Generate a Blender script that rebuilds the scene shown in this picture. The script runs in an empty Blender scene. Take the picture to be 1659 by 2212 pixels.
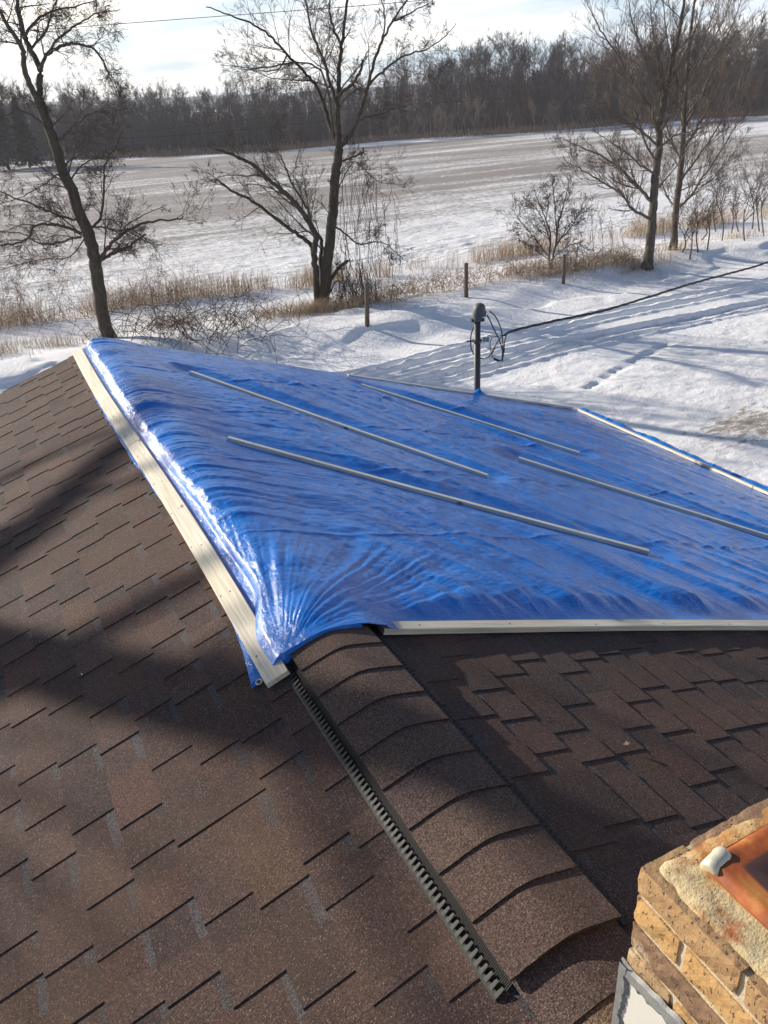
import bpy, math, random
import numpy as np
from mathutils import Vector, Matrix

# ------------------------------------------------------------------ camera, light, exposure
SC = bpy.context.scene
COL = SC.collection
EYE = np.array([0.0, 0.0, 5.8])
FPX = 1720.0                                   # focal length in 1659 x 2212 picture units
dn = np.array([200., 3300., 1720.]); dn /= np.linalg.norm(dn)
v1 = np.array([-979.5, 269.3 - 1106., 1720.])
v1 -= dn * v1.dot(dn); v1 /= np.linalg.norm(v1)
Xc = np.cross(v1, -dn)
ROT = np.array([Xc, v1, -dn])                  # rows: world X, Y, Z in image axes (x right, y down, z forward)

cam_d = bpy.data.cameras.new('camera')
cam = bpy.data.objects.new('camera', cam_d)
COL.objects.link(cam)
M = Matrix.Identity(4)
for i in range(3):
    M[i][0] = ROT[i][0]; M[i][1] = -ROT[i][1]; M[i][2] = -ROT[i][2]; M[i][3] = EYE[i]
cam.matrix_world = M
cam_d.sensor_fit = 'VERTICAL'
cam_d.sensor_height = 24.0
cam_d.lens = 24.0 * FPX / 2212.0
cam_d.clip_start = 0.05
cam_d.clip_end = 5000
SC.camera = cam

SUN_AZ = math.radians(-32.0)                   # from +Y towards +X
SUN_EL = math.radians(19.0)
sdir = np.array([math.sin(SUN_AZ) * math.cos(SUN_EL), math.cos(SUN_AZ) * math.cos(SUN_EL), math.sin(SUN_EL)])
sl = bpy.data.lights.new('sun', 'SUN')
sl.energy = 5.0; sl.angle = math.radians(0.53); sl.color = (1.0, 0.91, 0.79)
so = bpy.data.objects.new('sun', sl); COL.objects.link(so)
so.rotation_euler = Vector(sdir).to_track_quat('Z', 'Y').to_euler()
so.location = (-20, 40, 30)

world = bpy.data.worlds.new('World'); SC.world = world; world.use_nodes = True
wn = world.node_tree; wn.nodes.clear()
def N(t, kind, **kw):
    n = t.nodes.new(kind)
    for k, v in kw.items():
        if k in n.inputs: n.inputs[k].default_value = v
        else: setattr(n, k, v)
    return n
def mth(t, op, a, b=None, c=None, clamp=False):
    n = t.nodes.new('ShaderNodeMath'); n.operation = op; n.use_clamp = clamp
    for i, v in enumerate((a, b, c)):
        if v is None: continue
        if isinstance(v, (int, float)): n.inputs[i].default_value = v
        else: t.links.new(v, n.inputs[i])
    return n.outputs[0]
def mixc(t, fac, a, b, blend='MIX'):
    n = t.nodes.new('ShaderNodeMix'); n.data_type = 'RGBA'; n.blend_type = blend; n.clamp_factor = True
    for s, v in ((n.inputs[0], fac), (n.inputs[6], a), (n.inputs[7], b)):
        if isinstance(v, (int, float)): s.default_value = v
        elif isinstance(v, tuple): s.default_value = (*v[:3], 1)
        else: t.links.new(v, s)
    return n.outputs[2]
def ramp(t, fac, stops):
    n = t.nodes.new('ShaderNodeValToRGB'); e = n.color_ramp.elements
    while len(e) < len(stops): e.new(0.5)
    for el, (p, c) in zip(e, stops):
        el.position = p; el.color = (c, c, c, 1) if isinstance(c, (int, float)) else (*c, 1)
    t.links.new(fac, n.inputs[0]); return n.outputs[0]
def noise(t, vec, scale, detail=3, rough=0.5, out=0, dist=0.0):
    n = t.nodes.new('ShaderNodeTexNoise'); n.inputs['Scale'].default_value = scale
    n.inputs['Detail'].default_value = detail; n.inputs['Roughness'].default_value = rough
    n.inputs['Distortion'].default_value = dist
    if vec is not None: t.links.new(vec, n.inputs['Vector'])
    return n.outputs[out]
def mapping(t, vec, scale=(1, 1, 1), rot=(0, 0, 0), loc=(0, 0, 0)):
    n = t.nodes.new('ShaderNodeMapping')
    n.inputs['Scale'].default_value = scale; n.inputs['Rotation'].default_value = rot; n.inputs['Location'].default_value = loc
    t.links.new(vec, n.inputs[0]); return n.outputs[0]

sky = N(wn, 'ShaderNodeTexSky', sky_type='NISHITA', sun_disc=False, sun_elevation=SUN_EL, sun_rotation=SUN_AZ,
        air_density=1.0, dust_density=1.2, ozone_density=1.5)
tc = wn.nodes.new('ShaderNodeTexCoord')
sx = wn.nodes.new('ShaderNodeSeparateXYZ'); wn.links.new(tc.outputs['Generated'], sx.inputs[0])
zz = mth(wn, 'MAXIMUM', sx.outputs[2], 0.0)
den = mth(wn, 'ADD', zz, 0.10)
cx = wn.nodes.new('ShaderNodeCombineXYZ')
wn.links.new(mth(wn, 'DIVIDE', sx.outputs[0], den), cx.inputs[0])
wn.links.new(mth(wn, 'DIVIDE', sx.outputs[1], den), cx.inputs[1])
cl = noise(wn, cx.outputs[0], 0.55, 7, 0.56, dist=0.4)
cl2 = noise(wn, mapping(wn, cx.outputs[0], (1, 1, 1), loc=(7.3, 2.1, 0)), 0.9, 5, 0.6)
mask = ramp(wn, cl, [(0.36, 0.0), (0.58, 1.0)])
dp = wn.nodes.new('ShaderNodeVectorMath'); dp.operation = 'DOT_PRODUCT'
wn.links.new(tc.outputs['Generated'], dp.inputs[0]); dp.inputs[1].default_value = tuple(sdir)
toward = ramp(wn, dp.outputs['Value'], [(0.0, 0.0), (0.55, 0.35), (0.85, 1.0)])
shade = mixc(wn, ramp(wn, cl2, [(0.38, 0.0), (0.62, 1.0)]), (8.0, 8.8, 10.2), (13.0, 12.8, 12.4))
shade = mixc(wn, mth(wn, 'MULTIPLY', toward, 0.75), shade, (18.0, 16.2, 13.4))
skyb = mixc(wn, 0.50, sky.outputs[0], (7.5, 10.0, 13.0))
low = ramp(wn, sx.outputs[2], [(0.12, 1.0), (0.34, 0.05)])
skyb = mixc(wn, low, mixc(wn, 0.5, sky.outputs[0], (0.2, 0.8, 2.6)), skyb)
skyc = mixc(wn, mth(wn, 'MULTIPLY', mth(wn, 'MULTIPLY', mask, 0.90), low), skyb, shade)
bg = N(wn, 'ShaderNodeBackground', Strength=0.068)
wn.links.new(skyc, bg.inputs[0])
wo = wn.nodes.new('ShaderNodeOutputWorld'); wn.links.new(bg.outputs[0], wo.inputs[0])

SC.view_settings.view_transform = 'Standard'; SC.view_settings.look = 'None'
SC.view_settings.gamma = 1.0; SC.view_settings.exposure = 0.68
SC.render.engine = 'CYCLES'
SC.cycles.max_bounces = 6; SC.cycles.transparent_max_bounces = 6
SC.cycles.use_denoising = True

# ------------------------------------------------------------------ helpers
def ray(x, y):
    return ROT @ np.array([x - 829.5, y - 1106.0, FPX])
def on_z(x, y, z=0.0):
    r = ray(x, y); return EYE + r * ((z - EYE[2]) / r[2])
XR, ZR, T = 0.759, 4.15, 1 / 3.0               # ridge line x, z and roof pitch 4 in 12
CT, ST = math.cos(math.atan(T)), math.sin(math.atan(T))
EAVE_R, EAVE_L, RAKE, NEAR = 5.80, -4.28, 6.80, -3.2
def on_roof(x, y, s, off=0.0):
    r = ray(x, y); e = EYE
    t = (ZR + off - s * T * (e[0] - XR) - e[2]) / (r[2] + s * T * r[0])
    return e + r * t
def roof_z(x):
    return ZR - T * np.abs(np.asarray(x) - XR)
FW = np.array([0.454, 0.891, 0.0])             # horizontal view direction
def on_depth(x, y, depth):
    r = ray(x, y); return EYE + r * (depth / r.dot(FW))

_tabs = {}
def _tab(seed):
    if seed not in _tabs: _tabs[seed] = np.random.RandomState(seed).rand(256, 256)
    return _tabs[seed]
def vn(x, y, seed=0):
    """value noise 0..1"""
    t = _tab(seed); x = np.asarray(x, float); y = np.asarray(y, float)
    xi = np.floor(x).astype(int); yi = np.floor(y).astype(int); fx = x - xi; fy = y - yi
    fx = fx * fx * (3 - 2 * fx); fy = fy * fy * (3 - 2 * fy)
    a = t[xi & 255, yi & 255]; b = t[(xi + 1) & 255, yi & 255]; c = t[xi & 255, (yi + 1) & 255]; d = t[(xi + 1) & 255, (yi + 1) & 255]
    return (a * (1 - fx) + b * fx) * (1 - fy) + (c * (1 - fx) + d * fx) * fy
def fbm(x, y, seed=0, o=4, g=0.5):
    s = 0; a = 1; n = 0
    for i in range(o):
        s = s + a * vn(x * 2 ** i + 17 * i, y * 2 ** i + 5 * i, seed + i); n += a; a *= g
    return s / n
def sstep(a, b, x):
    t = np.clip((x - a) / (b - a), 0, 1); return t * t * (3 - 2 * t)

class MB:
    def __init__(s): s.v = []; s.f = []; s.c = []; s.n = 0
    def add(s, verts, faces, col=None):
        o = s.n; s.v.extend([tuple(map(float, p)) for p in verts]); s.n += len(verts)
        for f in faces: s.f.append(tuple(o + i for i in f)); s.c.append(col if not isinstance(col, list) else None)
        if isinstance(col, list): s.c[-len(faces):] = col
    def box(s, p0, p1, col=None, frame=None):
        x0, y0, z0 = p0; x1, y1, z1 = p1
        v = [(x0, y0, z0), (x1, y0, z0), (x1, y1, z0), (x0, y1, z0), (x0, y0, z1), (x1, y0, z1), (x1, y1, z1), (x0, y1, z1)]
        if frame: v = [frame(*p) for p in v]
        s.add(v, [(0, 3, 2, 1), (4, 5, 6, 7), (0, 1, 5, 4), (1, 2, 6, 5), (2, 3, 7, 6), (3, 0, 4, 7)], col)
    def tube(s, pts, rad, sides=4, col=None, cap=True):
        pts = np.asarray(pts, float); n = len(pts)
        rad = np.full(n, rad) if np.isscalar(rad) else np.asarray(rad, float)
        d = np.gradient(pts, axis=0); d /= np.linalg.norm(d, axis=1)[:, None] + 1e-9
        ref = np.array([0.13, 0.21, 0.97]) if abs(d[0][2]) < 0.9 else np.array([0.97, 0.2, 0.1])
        u = np.cross(d, ref); u /= np.linalg.norm(u, axis=1)[:, None] + 1e-9
        w = np.cross(d, u)
        a = np.arange(sides) * 2 * math.pi / sides
        ring = pts[:, None, :] + rad[:, None, None] * (np.cos(a)[None, :, None] * u[:, None, :] + np.sin(a)[None, :, None] * w[:, None, :])
        o = s.n; s.v.extend(map(tuple, ring.reshape(-1, 3).tolist())); s.n += n * sides
        for i in range(n - 1):
            for j in range(sides):
                k = (j + 1) % sides
                s.f.append((o + i * sides + j, o + i * sides + k, o + (i + 1) * sides + k, o + (i + 1) * sides + j)); s.c.append(col)
        if cap and sides > 3:
            s.f.append(tuple(o + j for j in range(sides))[::-1]); s.c.append(col)
            s.f.append(tuple(o + (n - 1) * sides + j for j in range(sides))); s.c.append(col)
    def build(s, name, mat, parent=None, smooth=False):
        me = bpy.data.meshes.new(name)
        me.from_pydata(s.v, [], s.f)
        if any(c is not None for c in s.c):
            at = me.color_attributes.new('tint', 'FLOAT_COLOR', 'CORNER')
            cols = np.array([(*(c or (0.5, 0.5, 0.5)), 1.0) for c in s.c], np.float32)
            cnt = np.array([len(f) for f in s.f])
            at.data.foreach_set('color', np.repeat(cols, cnt, axis=0).ravel())
        if smooth: me.polygons.foreach_set('use_smooth', [True] * len(me.polygons))
        me.materials.append(mat); me.update()
        o = bpy.data.objects.new(name, me); COL.objects.link(o)
        if parent: o.parent = parent; o.matrix_parent_inverse = parent.matrix_world.inverted()
        return o
def grid_obj(name, X, Y, Z, mat, parent=None, attrs=None, keep=None):
    h, w = X.shape
    me = bpy.data.meshes.new(name)
    co = np.stack([X, Y, Z], -1).reshape(-1, 3).astype(np.float32)
    idx = np.arange(h * w).reshape(h, w)
    q = np.stack([idx[:-1, :-1], idx[:-1, 1:], idx[1:, 1:], idx[1:, :-1]], -1).reshape(-1, 4)
    if keep is not None: q = q[keep.ravel()]
    me.vertices.add(len(co)); me.vertices.foreach_set('co', co.ravel())
    me.loops.add(q.size); me.loops.foreach_set('vertex_index', q.ravel().astype(np.int32))
    me.polygons.add(len(q)); me.polygons.foreach_set('loop_start', (np.arange(len(q)) * 4).astype(np.int32))
    me.polygons.foreach_set('use_smooth', np.ones(len(q), bool))
    me.update(calc_edges=True); me.validate()
    for k, a in (attrs or {}).items():
        at = me.attributes.new(k, 'FLOAT', 'POINT'); at.data.foreach_set('value', a.astype(np.float32).ravel())
    me.materials.append(mat)
    o = bpy.data.objects.new(name, me); COL.objects.link(o)
    if parent: o.parent = parent; o.matrix_parent_inverse = parent.matrix_world.inverted()
    return o
def tag(o, label=None, cat=None, group=None, kind=None):
    if label: o['label'] = label
    if cat: o['category'] = cat
    if group: o['group'] = group
    if kind: o['kind'] = kind
    return o
def empty(name, loc, label, cat, group=None):
    o = bpy.data.objects.new(name, None); COL.objects.link(o); o.location = tuple(loc); o.empty_display_size = 0.2
    tag(o, label, cat, group)
    bpy.context.view_layer.update()
    return o

def mat_new(name):
    m = bpy.data.materials.new(name); m.use_nodes = True
    t = m.node_tree; b = t.nodes['Principled BSDF']; return m, t, b
def bump(t, b, h, strength=0.5, dist=0.01, prev=None):
    n = t.nodes.new('ShaderNodeBump'); n.inputs['Strength'].default_value = strength; n.inputs['Distance'].default_value = dist
    t.links.new(h, n.inputs['Height'])
    if prev is not None: t.links.new(prev, n.inputs['Normal'])
    t.links.new(n.outputs[0], b.inputs['Normal']); return n.outputs[0]
def ocoord(t):
    n = t.nodes.new('ShaderNodeNewGeometry'); return n.outputs['Position']
def objc(t):
    n = t.nodes.new('ShaderNodeTexCoord'); return n.outputs['Object']

# ------------------------------------------------------------------ materials
def m_simple(name, col, rough=0.7, metal=0.0, var=0.25, scale=20, bstr=0.2, bd=0.003):
    m, t, b = mat_new(name); c = objc(t)
    nz = noise(t, c, scale, 5, 0.6)
    cc = mixc(t, nz, tuple(x * (1 - var) for x in col), tuple(min(1, x * (1 + var)) for x in col))
    t.links.new(cc, b.inputs['Base Color']); b.inputs['Roughness'].default_value = rough; b.inputs['Metallic'].default_value = metal
    if bstr: bump(t, b, nz, bstr, bd)
    return m

def m_shingle():
    m, t, b = mat_new('asphalt_shingle'); p = ocoord(t)
    at = t.nodes.new('ShaderNodeAttribute'); at.attribute_name = 'tint'
    g1 = noise(t, p, 340, 2, 0.7); g2 = noise(t, p, 130, 3, 0.75); big = noise(t, p, 2.2, 5, 0.6)
    v = t.nodes.new('ShaderNodeTexVoronoi'); v.inputs['Scale'].default_value = 420; t.links.new(p, v.inputs['Vector'])
    cell = t.nodes.new('ShaderNodeSeparateColor'); t.links.new(v.outputs['Color'], cell.inputs[0])
    f = mth(t, 'ADD', mth(t, 'MULTIPLY', g1, 0.9), mth(t, 'MULTIPLY', cell.outputs[0], 0.8))
    f = mth(t, 'ADD', f, mth(t, 'MULTIPLY', g2, 1.1))
    sp = ramp(t, mth(t, 'MULTIPLY', f, 0.36), [(0.30, 0.22), (0.50, 0.95), (0.70, 2.5)])
    c1 = mixc(t, 1.0, at.outputs['Color'], sp, 'MULTIPLY')
    c2 = mixc(t, ramp(t, big, [(0.42, 0.0), (0.72, 0.45)]), c1, (0.115, 0.066, 0.042))
    # pale and rusty loose granules
    c3 = mixc(t, mth(t, 'MULTIPLY', mth(t, 'GREATER_THAN', cell.outputs[1], 0.965), 0.6), c2, (0.30, 0.23, 0.18))
    t.links.new(c3, b.inputs['Base Color']); b.inputs['Roughness'].default_value = 0.88
    b.inputs['Specular IOR Level'].default_value = 0.3
    bump(t, b, f, 0.75, 0.0022)
    return m
MAT_SH = m_shingle()

def m_wood(name, col, axis_scale=(3.5, 130, 130), knots=True):
    m, t, b = mat_new(name); c = objc(t)
    g = noise(t, mapping(t, c, axis_scale), 1.0, 5, 0.6)
    big = noise(t, c, 2.3, 3, 0.5)
    cc = mixc(t, ramp(t, g, [(0.35, 0.0), (0.65, 1.0)]), tuple(x * 0.60 for x in col), col)
    cc = mixc(t, ramp(t, big, [(0.4, 0.0), (0.7, 0.4)]), cc, (col[0] * 0.8, col[1] * 0.72, col[2] * 0.6))
    if knots:
        v = t.nodes.new('ShaderNodeTexVoronoi'); v.inputs['Scale'].default_value = 1.0
        t.links.new(mapping(t, c, (5, 11, 11)), v.inputs['Vector'])
        k = ramp(t, v.outputs['Distance'], [(0.0, 1.0), (0.09, 0.8), (0.14, 0.0)])
        cc = mixc(t, k, cc, (0.16, 0.09, 0.045))
        v2 = t.nodes.new('ShaderNodeTexVoronoi'); v2.inputs['Scale'].default_value = 1.0
        t.links.new(mapping(t, c, (9, 23, 23), loc=(3, 1, 4)), v2.inputs['Vector'])
        cc = mixc(t, ramp(t, v2.outputs['Distance'], [(0.0, 0.9), (0.07, 0.0)]), cc, (0.10, 0.09, 0.08))
    t.links.new(cc, b.inputs['Base Color']); b.inputs['Roughness'].default_value = 0.75
    bump(t, b, g, 0.3, 0.002)
    return m
MAT_PINE = m_wood('new_pine', (0.80, 0.73, 0.57))
MAT_PINE2 = m_wood('weathered_pine', (0.84, 0.80, 0.68))
MAT_POST = m_wood('old_post_wood', (0.10, 0.075, 0.055), (60, 60, 3), False)

def m_tarp():
    m, t, b = mat_new('blue_tarp'); p = objc(t)
    # fine crackle of the woven plastic, stretched along the pull lines
    st = mapping(t, p, (30, 6, 6), rot=(0, 0, math.radians(-34)))
    n1 = noise(t, st, 1.6, 6, 0.62, dist=0.6)
    n2 = noise(t, p, 26, 5, 0.62, dist=0.8)
    n3 = noise(t, p, 110, 3, 0.6)
    n4 = noise(t, mapping(t, p, (9, 30, 6), rot=(0, 0, math.radians(18))), 1.3, 5, 0.6, dist=1.0)
    blot = noise(t, p, 3.2, 4, 0.6)
    c = mixc(t, ramp(t, blot, [(0.35, 0.0), (0.68, 1.0)]), (0.002, 0.135, 0.52), (0.004, 0.185, 0.64))
    t.links.new(c, b.inputs['Base Color'])
    r = ramp(t, noise(t, p, 7, 4, 0.6), [(0.3, 0.13), (0.7, 0.27)])
    t.links.new(r, b.inputs['Roughness'])
    b.inputs['Specular IOR Level'].default_value = 0.55
    b.inputs['Coat Weight'].default_value = 0.25; b.inputs['Coat Roughness'].default_value = 0.12
    h = mth(t, 'ADD', mth(t, 'MULTIPLY', n1, 0.45), mth(t, 'MULTIPLY', n2, 0.55))
    h = mth(t, 'ADD', h, mth(t, 'MULTIPLY', n3, 0.12)); h = mth(t, 'ADD', h, mth(t, 'MULTIPLY', n4, 0.7))
    h = mth(t, 'ADD', h, mth(t, 'MULTIPLY', noise(t, p, 62, 4, 0.65, dist=1.0), 0.34))
    bump(t, b, h, 0.50, 0.016)
    return m
MAT_TARP = m_tarp()

def m_bark(name, dark, light, sc=6):
    m, t, b = mat_new(name); p = objc(t)
    n = noise(t, mapping(t, p, (sc, sc, sc * 0.25)), 3.0, 6, 0.65)
    c = mixc(t, ramp(t, n, [(0.3, 0.0), (0.7, 1.0)]), dark, light)
    t.links.new(c, b.inputs['Base Color']); b.inputs['Roughness'].default_value = 0.92
    b.inputs['Specular IOR Level'].default_value = 0.15
    bump(t, b, n, 0.8, 0.03)
    return m
MAT_BARK = m_bark('dark_bark', (0.030, 0.024, 0.020), (0.095, 0.080, 0.064))
MAT_TWIG = m_bark('dark_twig', (0.040, 0.030, 0.026), (0.105, 0.082, 0.066))
MAT_MAPLE = m_bark('maple_bark', (0.050, 0.042, 0.036), (0.15, 0.125, 0.10))
MAT_MTWIG = m_bark('maple_twig', (0.080, 0.062, 0.053), (0.175, 0.140, 0.115))
MAT_FAR = m_bark('far_tree_bark', (0.060, 0.048, 0.044), (0.135, 0.108, 0.095))
MAT_SAPL = m_bark('pale_sapling_bark', (0.15, 0.115, 0.09), (0.27, 0.21, 0.16))
MAT_EVER = m_simple('evergreen_needles', (0.012, 0.019, 0.013), 0.9, var=0.4, scale=3)
def m_straw(name, a, b_):
    m, t, b = mat_new(name)
    c = mixc(t, noise(t, ocoord(t), 1.6, 5, 0.7), a, b_)
    t.links.new(c, b.inputs['Base Color']); b.inputs['Roughness'].default_value = 0.85
    return m
MAT_STRAW = m_straw('dry_straw', (0.32, 0.235, 0.15), (0.56, 0.45, 0.31))
MAT_BRAMB = m_straw('bramble_stems', (0.11, 0.07, 0.045), (0.36, 0.25, 0.16))
MAT_PIPE = m_simple('mast_pipe', (0.055, 0.052, 0.050), 0.55, 0.2, 0.3, 14)
MAT_HEADM = m_simple('weatherhead_grey', (0.105, 0.105, 0.10), 0.6, 0.2, 0.2, 40)
MAT_GALV = m_simple('galvanised', (0.35, 0.36, 0.37), 0.4, 0.7, 0.2, 40)
MAT_RUB = m_simple('black_rubber', (0.018, 0.018, 0.020), 0.55, 0, 0.2, 40)
MAT_WALL = m_simple('pale_siding', (0.55, 0.54, 0.50), 0.7, 0, 0.05, 5)
MAT_FASC = m_simple('dark_trim', (0.14, 0.125, 0.11), 0.6, 0, 0.15, 8)
MAT_VENT = m_simple('vent_plastic', (0.018, 0.020, 0.015), 0.6, 0, 0.25, 60)
MAT_BLACK = m_simple('vent_louver', (0.012, 0.0115, 0.011), 0.7, 0, 0.25, 60)

def m_ground():
    m, t, b = mat_new('snow_ground'); p = ocoord(t)
    def attr(n):
        a = t.nodes.new('ShaderNodeAttribute'); a.attribute_name = n; return a.outputs['Fac']
    dirt, field, rut = attr('dirt'), attr('field'), attr('rut')
    fine = noise(t, p, 9, 6, 0.65); vf = noise(t, p, 38, 4, 0.6)
    snow = mixc(t, noise(t, p, 0.5, 4, 0.5), (0.80, 0.81, 0.83), (0.87, 0.86, 0.84))
    # thin yard snow: tufts of turf and earth poke through where dirt is high
    pn = noise(t, mapping(t, p, (0.8, 1.9, 1)), 3.4, 9, 0.80, dist=0.3)
    th = mth(t, 'SUBTRACT', 0.86, mth(t, 'MULTIPLY', dirt, 0.44))
    dm = mth(t, 'MULTIPLY', mth(t, 'SUBTRACT', pn, th), 16.0, clamp=True)
    earth = mixc(t, vf, (0.15, 0.10, 0.06), (0.34, 0.26, 0.17))
    c = mixc(t, mth(t, 'MULTIPLY', dm, 0.85), snow, earth)
    tone = mixc(t, mth(t, 'MULTIPLY', dirt, mth(t, 'MULTIPLY', fine, 0.30)), c, (0.52, 0.47, 0.40))
    rutm = mth(t, 'MULTIPLY', rut, mth(t, 'GREATER_THAN', noise(t, p, 4.0, 5, 0.7), 0.56))
    tone = mixc(t, mth(t, 'MULTIPLY', rutm, 0.45), tone, (0.33, 0.29, 0.26))
    # the field: corn stubble rows with snow between them
    rowv = mapping(t, p, (0.12, 1.0, 1.0), rot=(0, 0, math.radians(9.5)))
    streak = noise(t, rowv, 0.24, 9, 0.64, dist=0.25)
    rows = noise(t, mapping(t, p, (0.6, 5.2, 1.0), rot=(0, 0, math.radians(9.5))), 0.9, 5, 0.7)
    clod = noise(t, p, 2.8, 6, 0.72)
    s = mth(t, 'ADD', mth(t, 'MULTIPLY', streak, 1.5), mth(t, 'MULTIPLY', rows, 1.1))
    s = mth(t, 'ADD', s, mth(t, 'MULTIPLY', clod, 1.3))
    sm = mth(t, 'MULTIPLY', mth(t, 'SUBTRACT', mth(t, 'ADD', s, mth(t, 'MULTIPLY', field, 1.25)), 2.50), 3.0, clamp=True)
    stub = mixc(t, clod, (0.14, 0.12, 0.10), (0.33, 0.285, 0.245))
    on = mth(t, 'GREATER_THAN', field, 0.01)
    fc = mixc(t, mth(t, 'MULTIPLY', mth(t, 'MULTIPLY', sm, on), 0.88), tone, stub)
    t.links.new(fc, b.inputs['Base Color']); b.inputs['Roughness'].default_value = 0.75
    b.inputs['Specular IOR Level'].default_value = 0.25
    geo = t.nodes.new('ShaderNodeCameraData')
    h = mth(t, 'ADD', fine, mth(t, 'MULTIPLY', vf, 0.35))
    h = mth(t, 'ADD', h, mth(t, 'MULTIPLY', dirt, mth(t, 'MULTIPLY', pn, 1.6)))
    h2 = mth(t, 'ADD', mth(t, 'MULTIPLY', rows, 4.0), mth(t, 'MULTIPLY', clod, 4.5))
    h = mth(t, 'ADD', h, mth(t, 'MULTIPLY', on, h2))
    bump(t, b, h, 0.55, 0.05)
    return m
MAT_GROUND = m_ground()

# ------------------------------------------------------------------ ground
PL = lambda pts: np.array([on_z(*p)[:2] for p in pts])
def poly_dist(X, Y, pts):
    d = np.full(X.shape, 1e9); pts = np.asarray(pts)
    for a, b_ in zip(pts[:-1], pts[1:]):
        ab = b_ - a; t_ = np.clip(((X - a[0]) * ab[0] + (Y - a[1]) * ab[1]) / (ab @ ab), 0, 1)
        d = np.minimum(d, np.hypot(X - a[0] - t_ * ab[0], Y - a[1] - t_ * ab[1]))
    return d
RUTS = [np.array([(-4, 16.9), (8.2, 16.75), (12.3, 17.3), (15.7, 17.6), (19.1, 17.6), (24, 17.3), (34, 16.0)]),
        np.array([(-4, 16.5), (8.0, 16.35), (12.0, 16.75), (15.6, 17.05), (21.1, 17.0), (34, 15.6)]),
        np.array([(-4, 15.2), (9.0, 15.75), (12.6, 15.95), (15.8, 15.85), (20.2, 15.75), (34, 14.3)]),
        np.array([(-4, 14.5), (8.7, 14.95), (12.0, 15.3), (15.3, 15.35), (19.5, 15.2), (34, 13.8)]),
        np.array([(-4, 14.9), (8.7, 15.3), (12.0, 15.62), (15.3, 15.65), (19.5, 15.5), (34, 14.1)])]
def ground_h(X, Y):
    X = np.asarray(X, float); Y = np.asarray(Y, float)
    near = 1 - sstep(60, 110, np.hypot(X, Y))
    h = (fbm(X * 0.35, Y * 0.5, 3, 4, .4) - 0.5) * 0.13 * near
    fld = sstep(27.0, 29.0, Y)
    h = h + near * (fbm(X * 1.3, Y * 2.6, 9, 4, 0.6) - 0.5) * (0.020 + 0.12 * fld)
    # drift along the fence line, steep on the yard side
    top = 20.6 + 0.7 * np.sin(X * 0.33 + 1.0) + 1.2 * (vn(X * 0.45, X * 0 + 3, 12) - 0.5)
    prof = sstep(top - 1.9, top, Y) * (1 - sstep(top + 0.6, top + 5.0, Y))
    h = h + 0.36 * prof * (0.55 + 0.7 * vn(X * 0.28, Y * 0.28, 21)) * sstep(2, 6, X + 6)
    # wind carved crescents on the yard side
    q = fbm(X * 0.42 + 3, Y * 0.75, 31, 3)
    cres = np.clip(q - 0.54, 0, 1) * 3.0; cres = np.minimum(cres, 0.26)
    h = h + 0.26 * cres * sstep(17.6, 19.4, Y) * (1 - sstep(23, 25, Y))
    wob = (vn(X * 1.1, Y * 1.1, 5) - 0.5) * 0.04
    nz = 0.6 + 0.8 * vn(X * 5, Y * 5, 41)
    for r in RUTS:
        d = poly_dist(X, Y, r) + wob
        h = h - 0.13 * np.exp(-(d / 0.125) ** 4) * (.8 + .2 * nz) + 0.055 * np.exp(-((d - 0.22) / 0.07) ** 2) * nz
    # trampled, thin snow by the house
    tr = (1 - sstep(14.0, 15.5, Y)) * sstep(6, 9, X)
    h = h + tr * (fbm(X * 3.6, Y * 4.8, 51, 4, 0.75) - 0.5) * 0.055
    return h
def axis(lo, hi, step, out):
    a = list(np.arange(lo, hi, step)); s = step; v = a[-1]; up = []
    while v < out: s *= 1.09; v += s; up.append(v)
    s = step; v = a[0]; dnn = []
    while v > -out: s *= 1.09; v -= s; dnn.append(v)
    return np.array(dnn[::-1] + a + up)
gx = axis(-3, 31, 0.09, 1500); gy = axis(8.5, 31, 0.065, 1500)
GX, GY = np.meshgrid(gx, gy)
GZ = ground_h(GX, GY)
FOOT = []
fp = [(1368, 778), (1385, 770), (1397, 762), (1410, 757), (1425, 748), (1440, 742), (1330, 800), (1345, 792), (1220, 700), (1275, 835), (1290, 826), (1312, 812)]
for x_, y_ in fp: FOOT.append(on_z(x_, y_)[:2])
for px_, py_ in FOOT:
    GZ -= 0.07 * np.exp(-(((GX - px_) / 0.17) ** 2 + ((GY - py_) / 0.12) ** 2) ** 1.5)
hill = sstep(300, 700, np.hypot(GX, GY)) * (fbm(GX * 0.002, GY * 0.002, 61, 3)) * 6
GZ += hill
edge_y = np.interp(GX, [-200, 8, 28, 42, 59, 84, 116, 400], [150, 149, 126, 117, 115, 108, 97, 50])
inf = sstep(27.5, 29.5, GY) * (1 - sstep(-3, 1, GY - edge_y + 3))
yfar = (GY - 28) / (edge_y - 28 + 1e-6)
field = inf * np.clip(0.20 + 0.50 * sstep(-0.08, 0.24, yfar) - 0.25 * sstep(60, 100, GX) * (1 - sstep(.6, .9, yfar)) + 0.35 * (fbm(GX * 0.03, GY * 0.12, 71, 3) - 0.5), 0.02, 1)
field = np.maximum(field, 1.4 * sstep(0, 5, GY - edge_y) * (1 - sstep(150, 400, GY - edge_y)))
dirt = np.clip(1 - np.hypot((GX - 12.6) / 3.4, (GY - 9.4) / 1.6), 0, 1) * 0.72 + 0.40 * (1 - sstep(12.5, 15.0, GY)) * sstep(7, 10.5, GX) \
    + 0.5 * np.clip(1 - np.hypot((GX - 16.5) / 3.0, (GY - 13.9) / 1.0), 0, 1) + 0.6 * np.exp(-((GY - 21.9) / 0.7) ** 2) * sstep(3, 6, GX) * fbm(GX * .8, GY * .8, 77, 3)
dirt = np.clip(dirt, 0, 1)
rut = np.zeros_like(GX)
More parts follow.
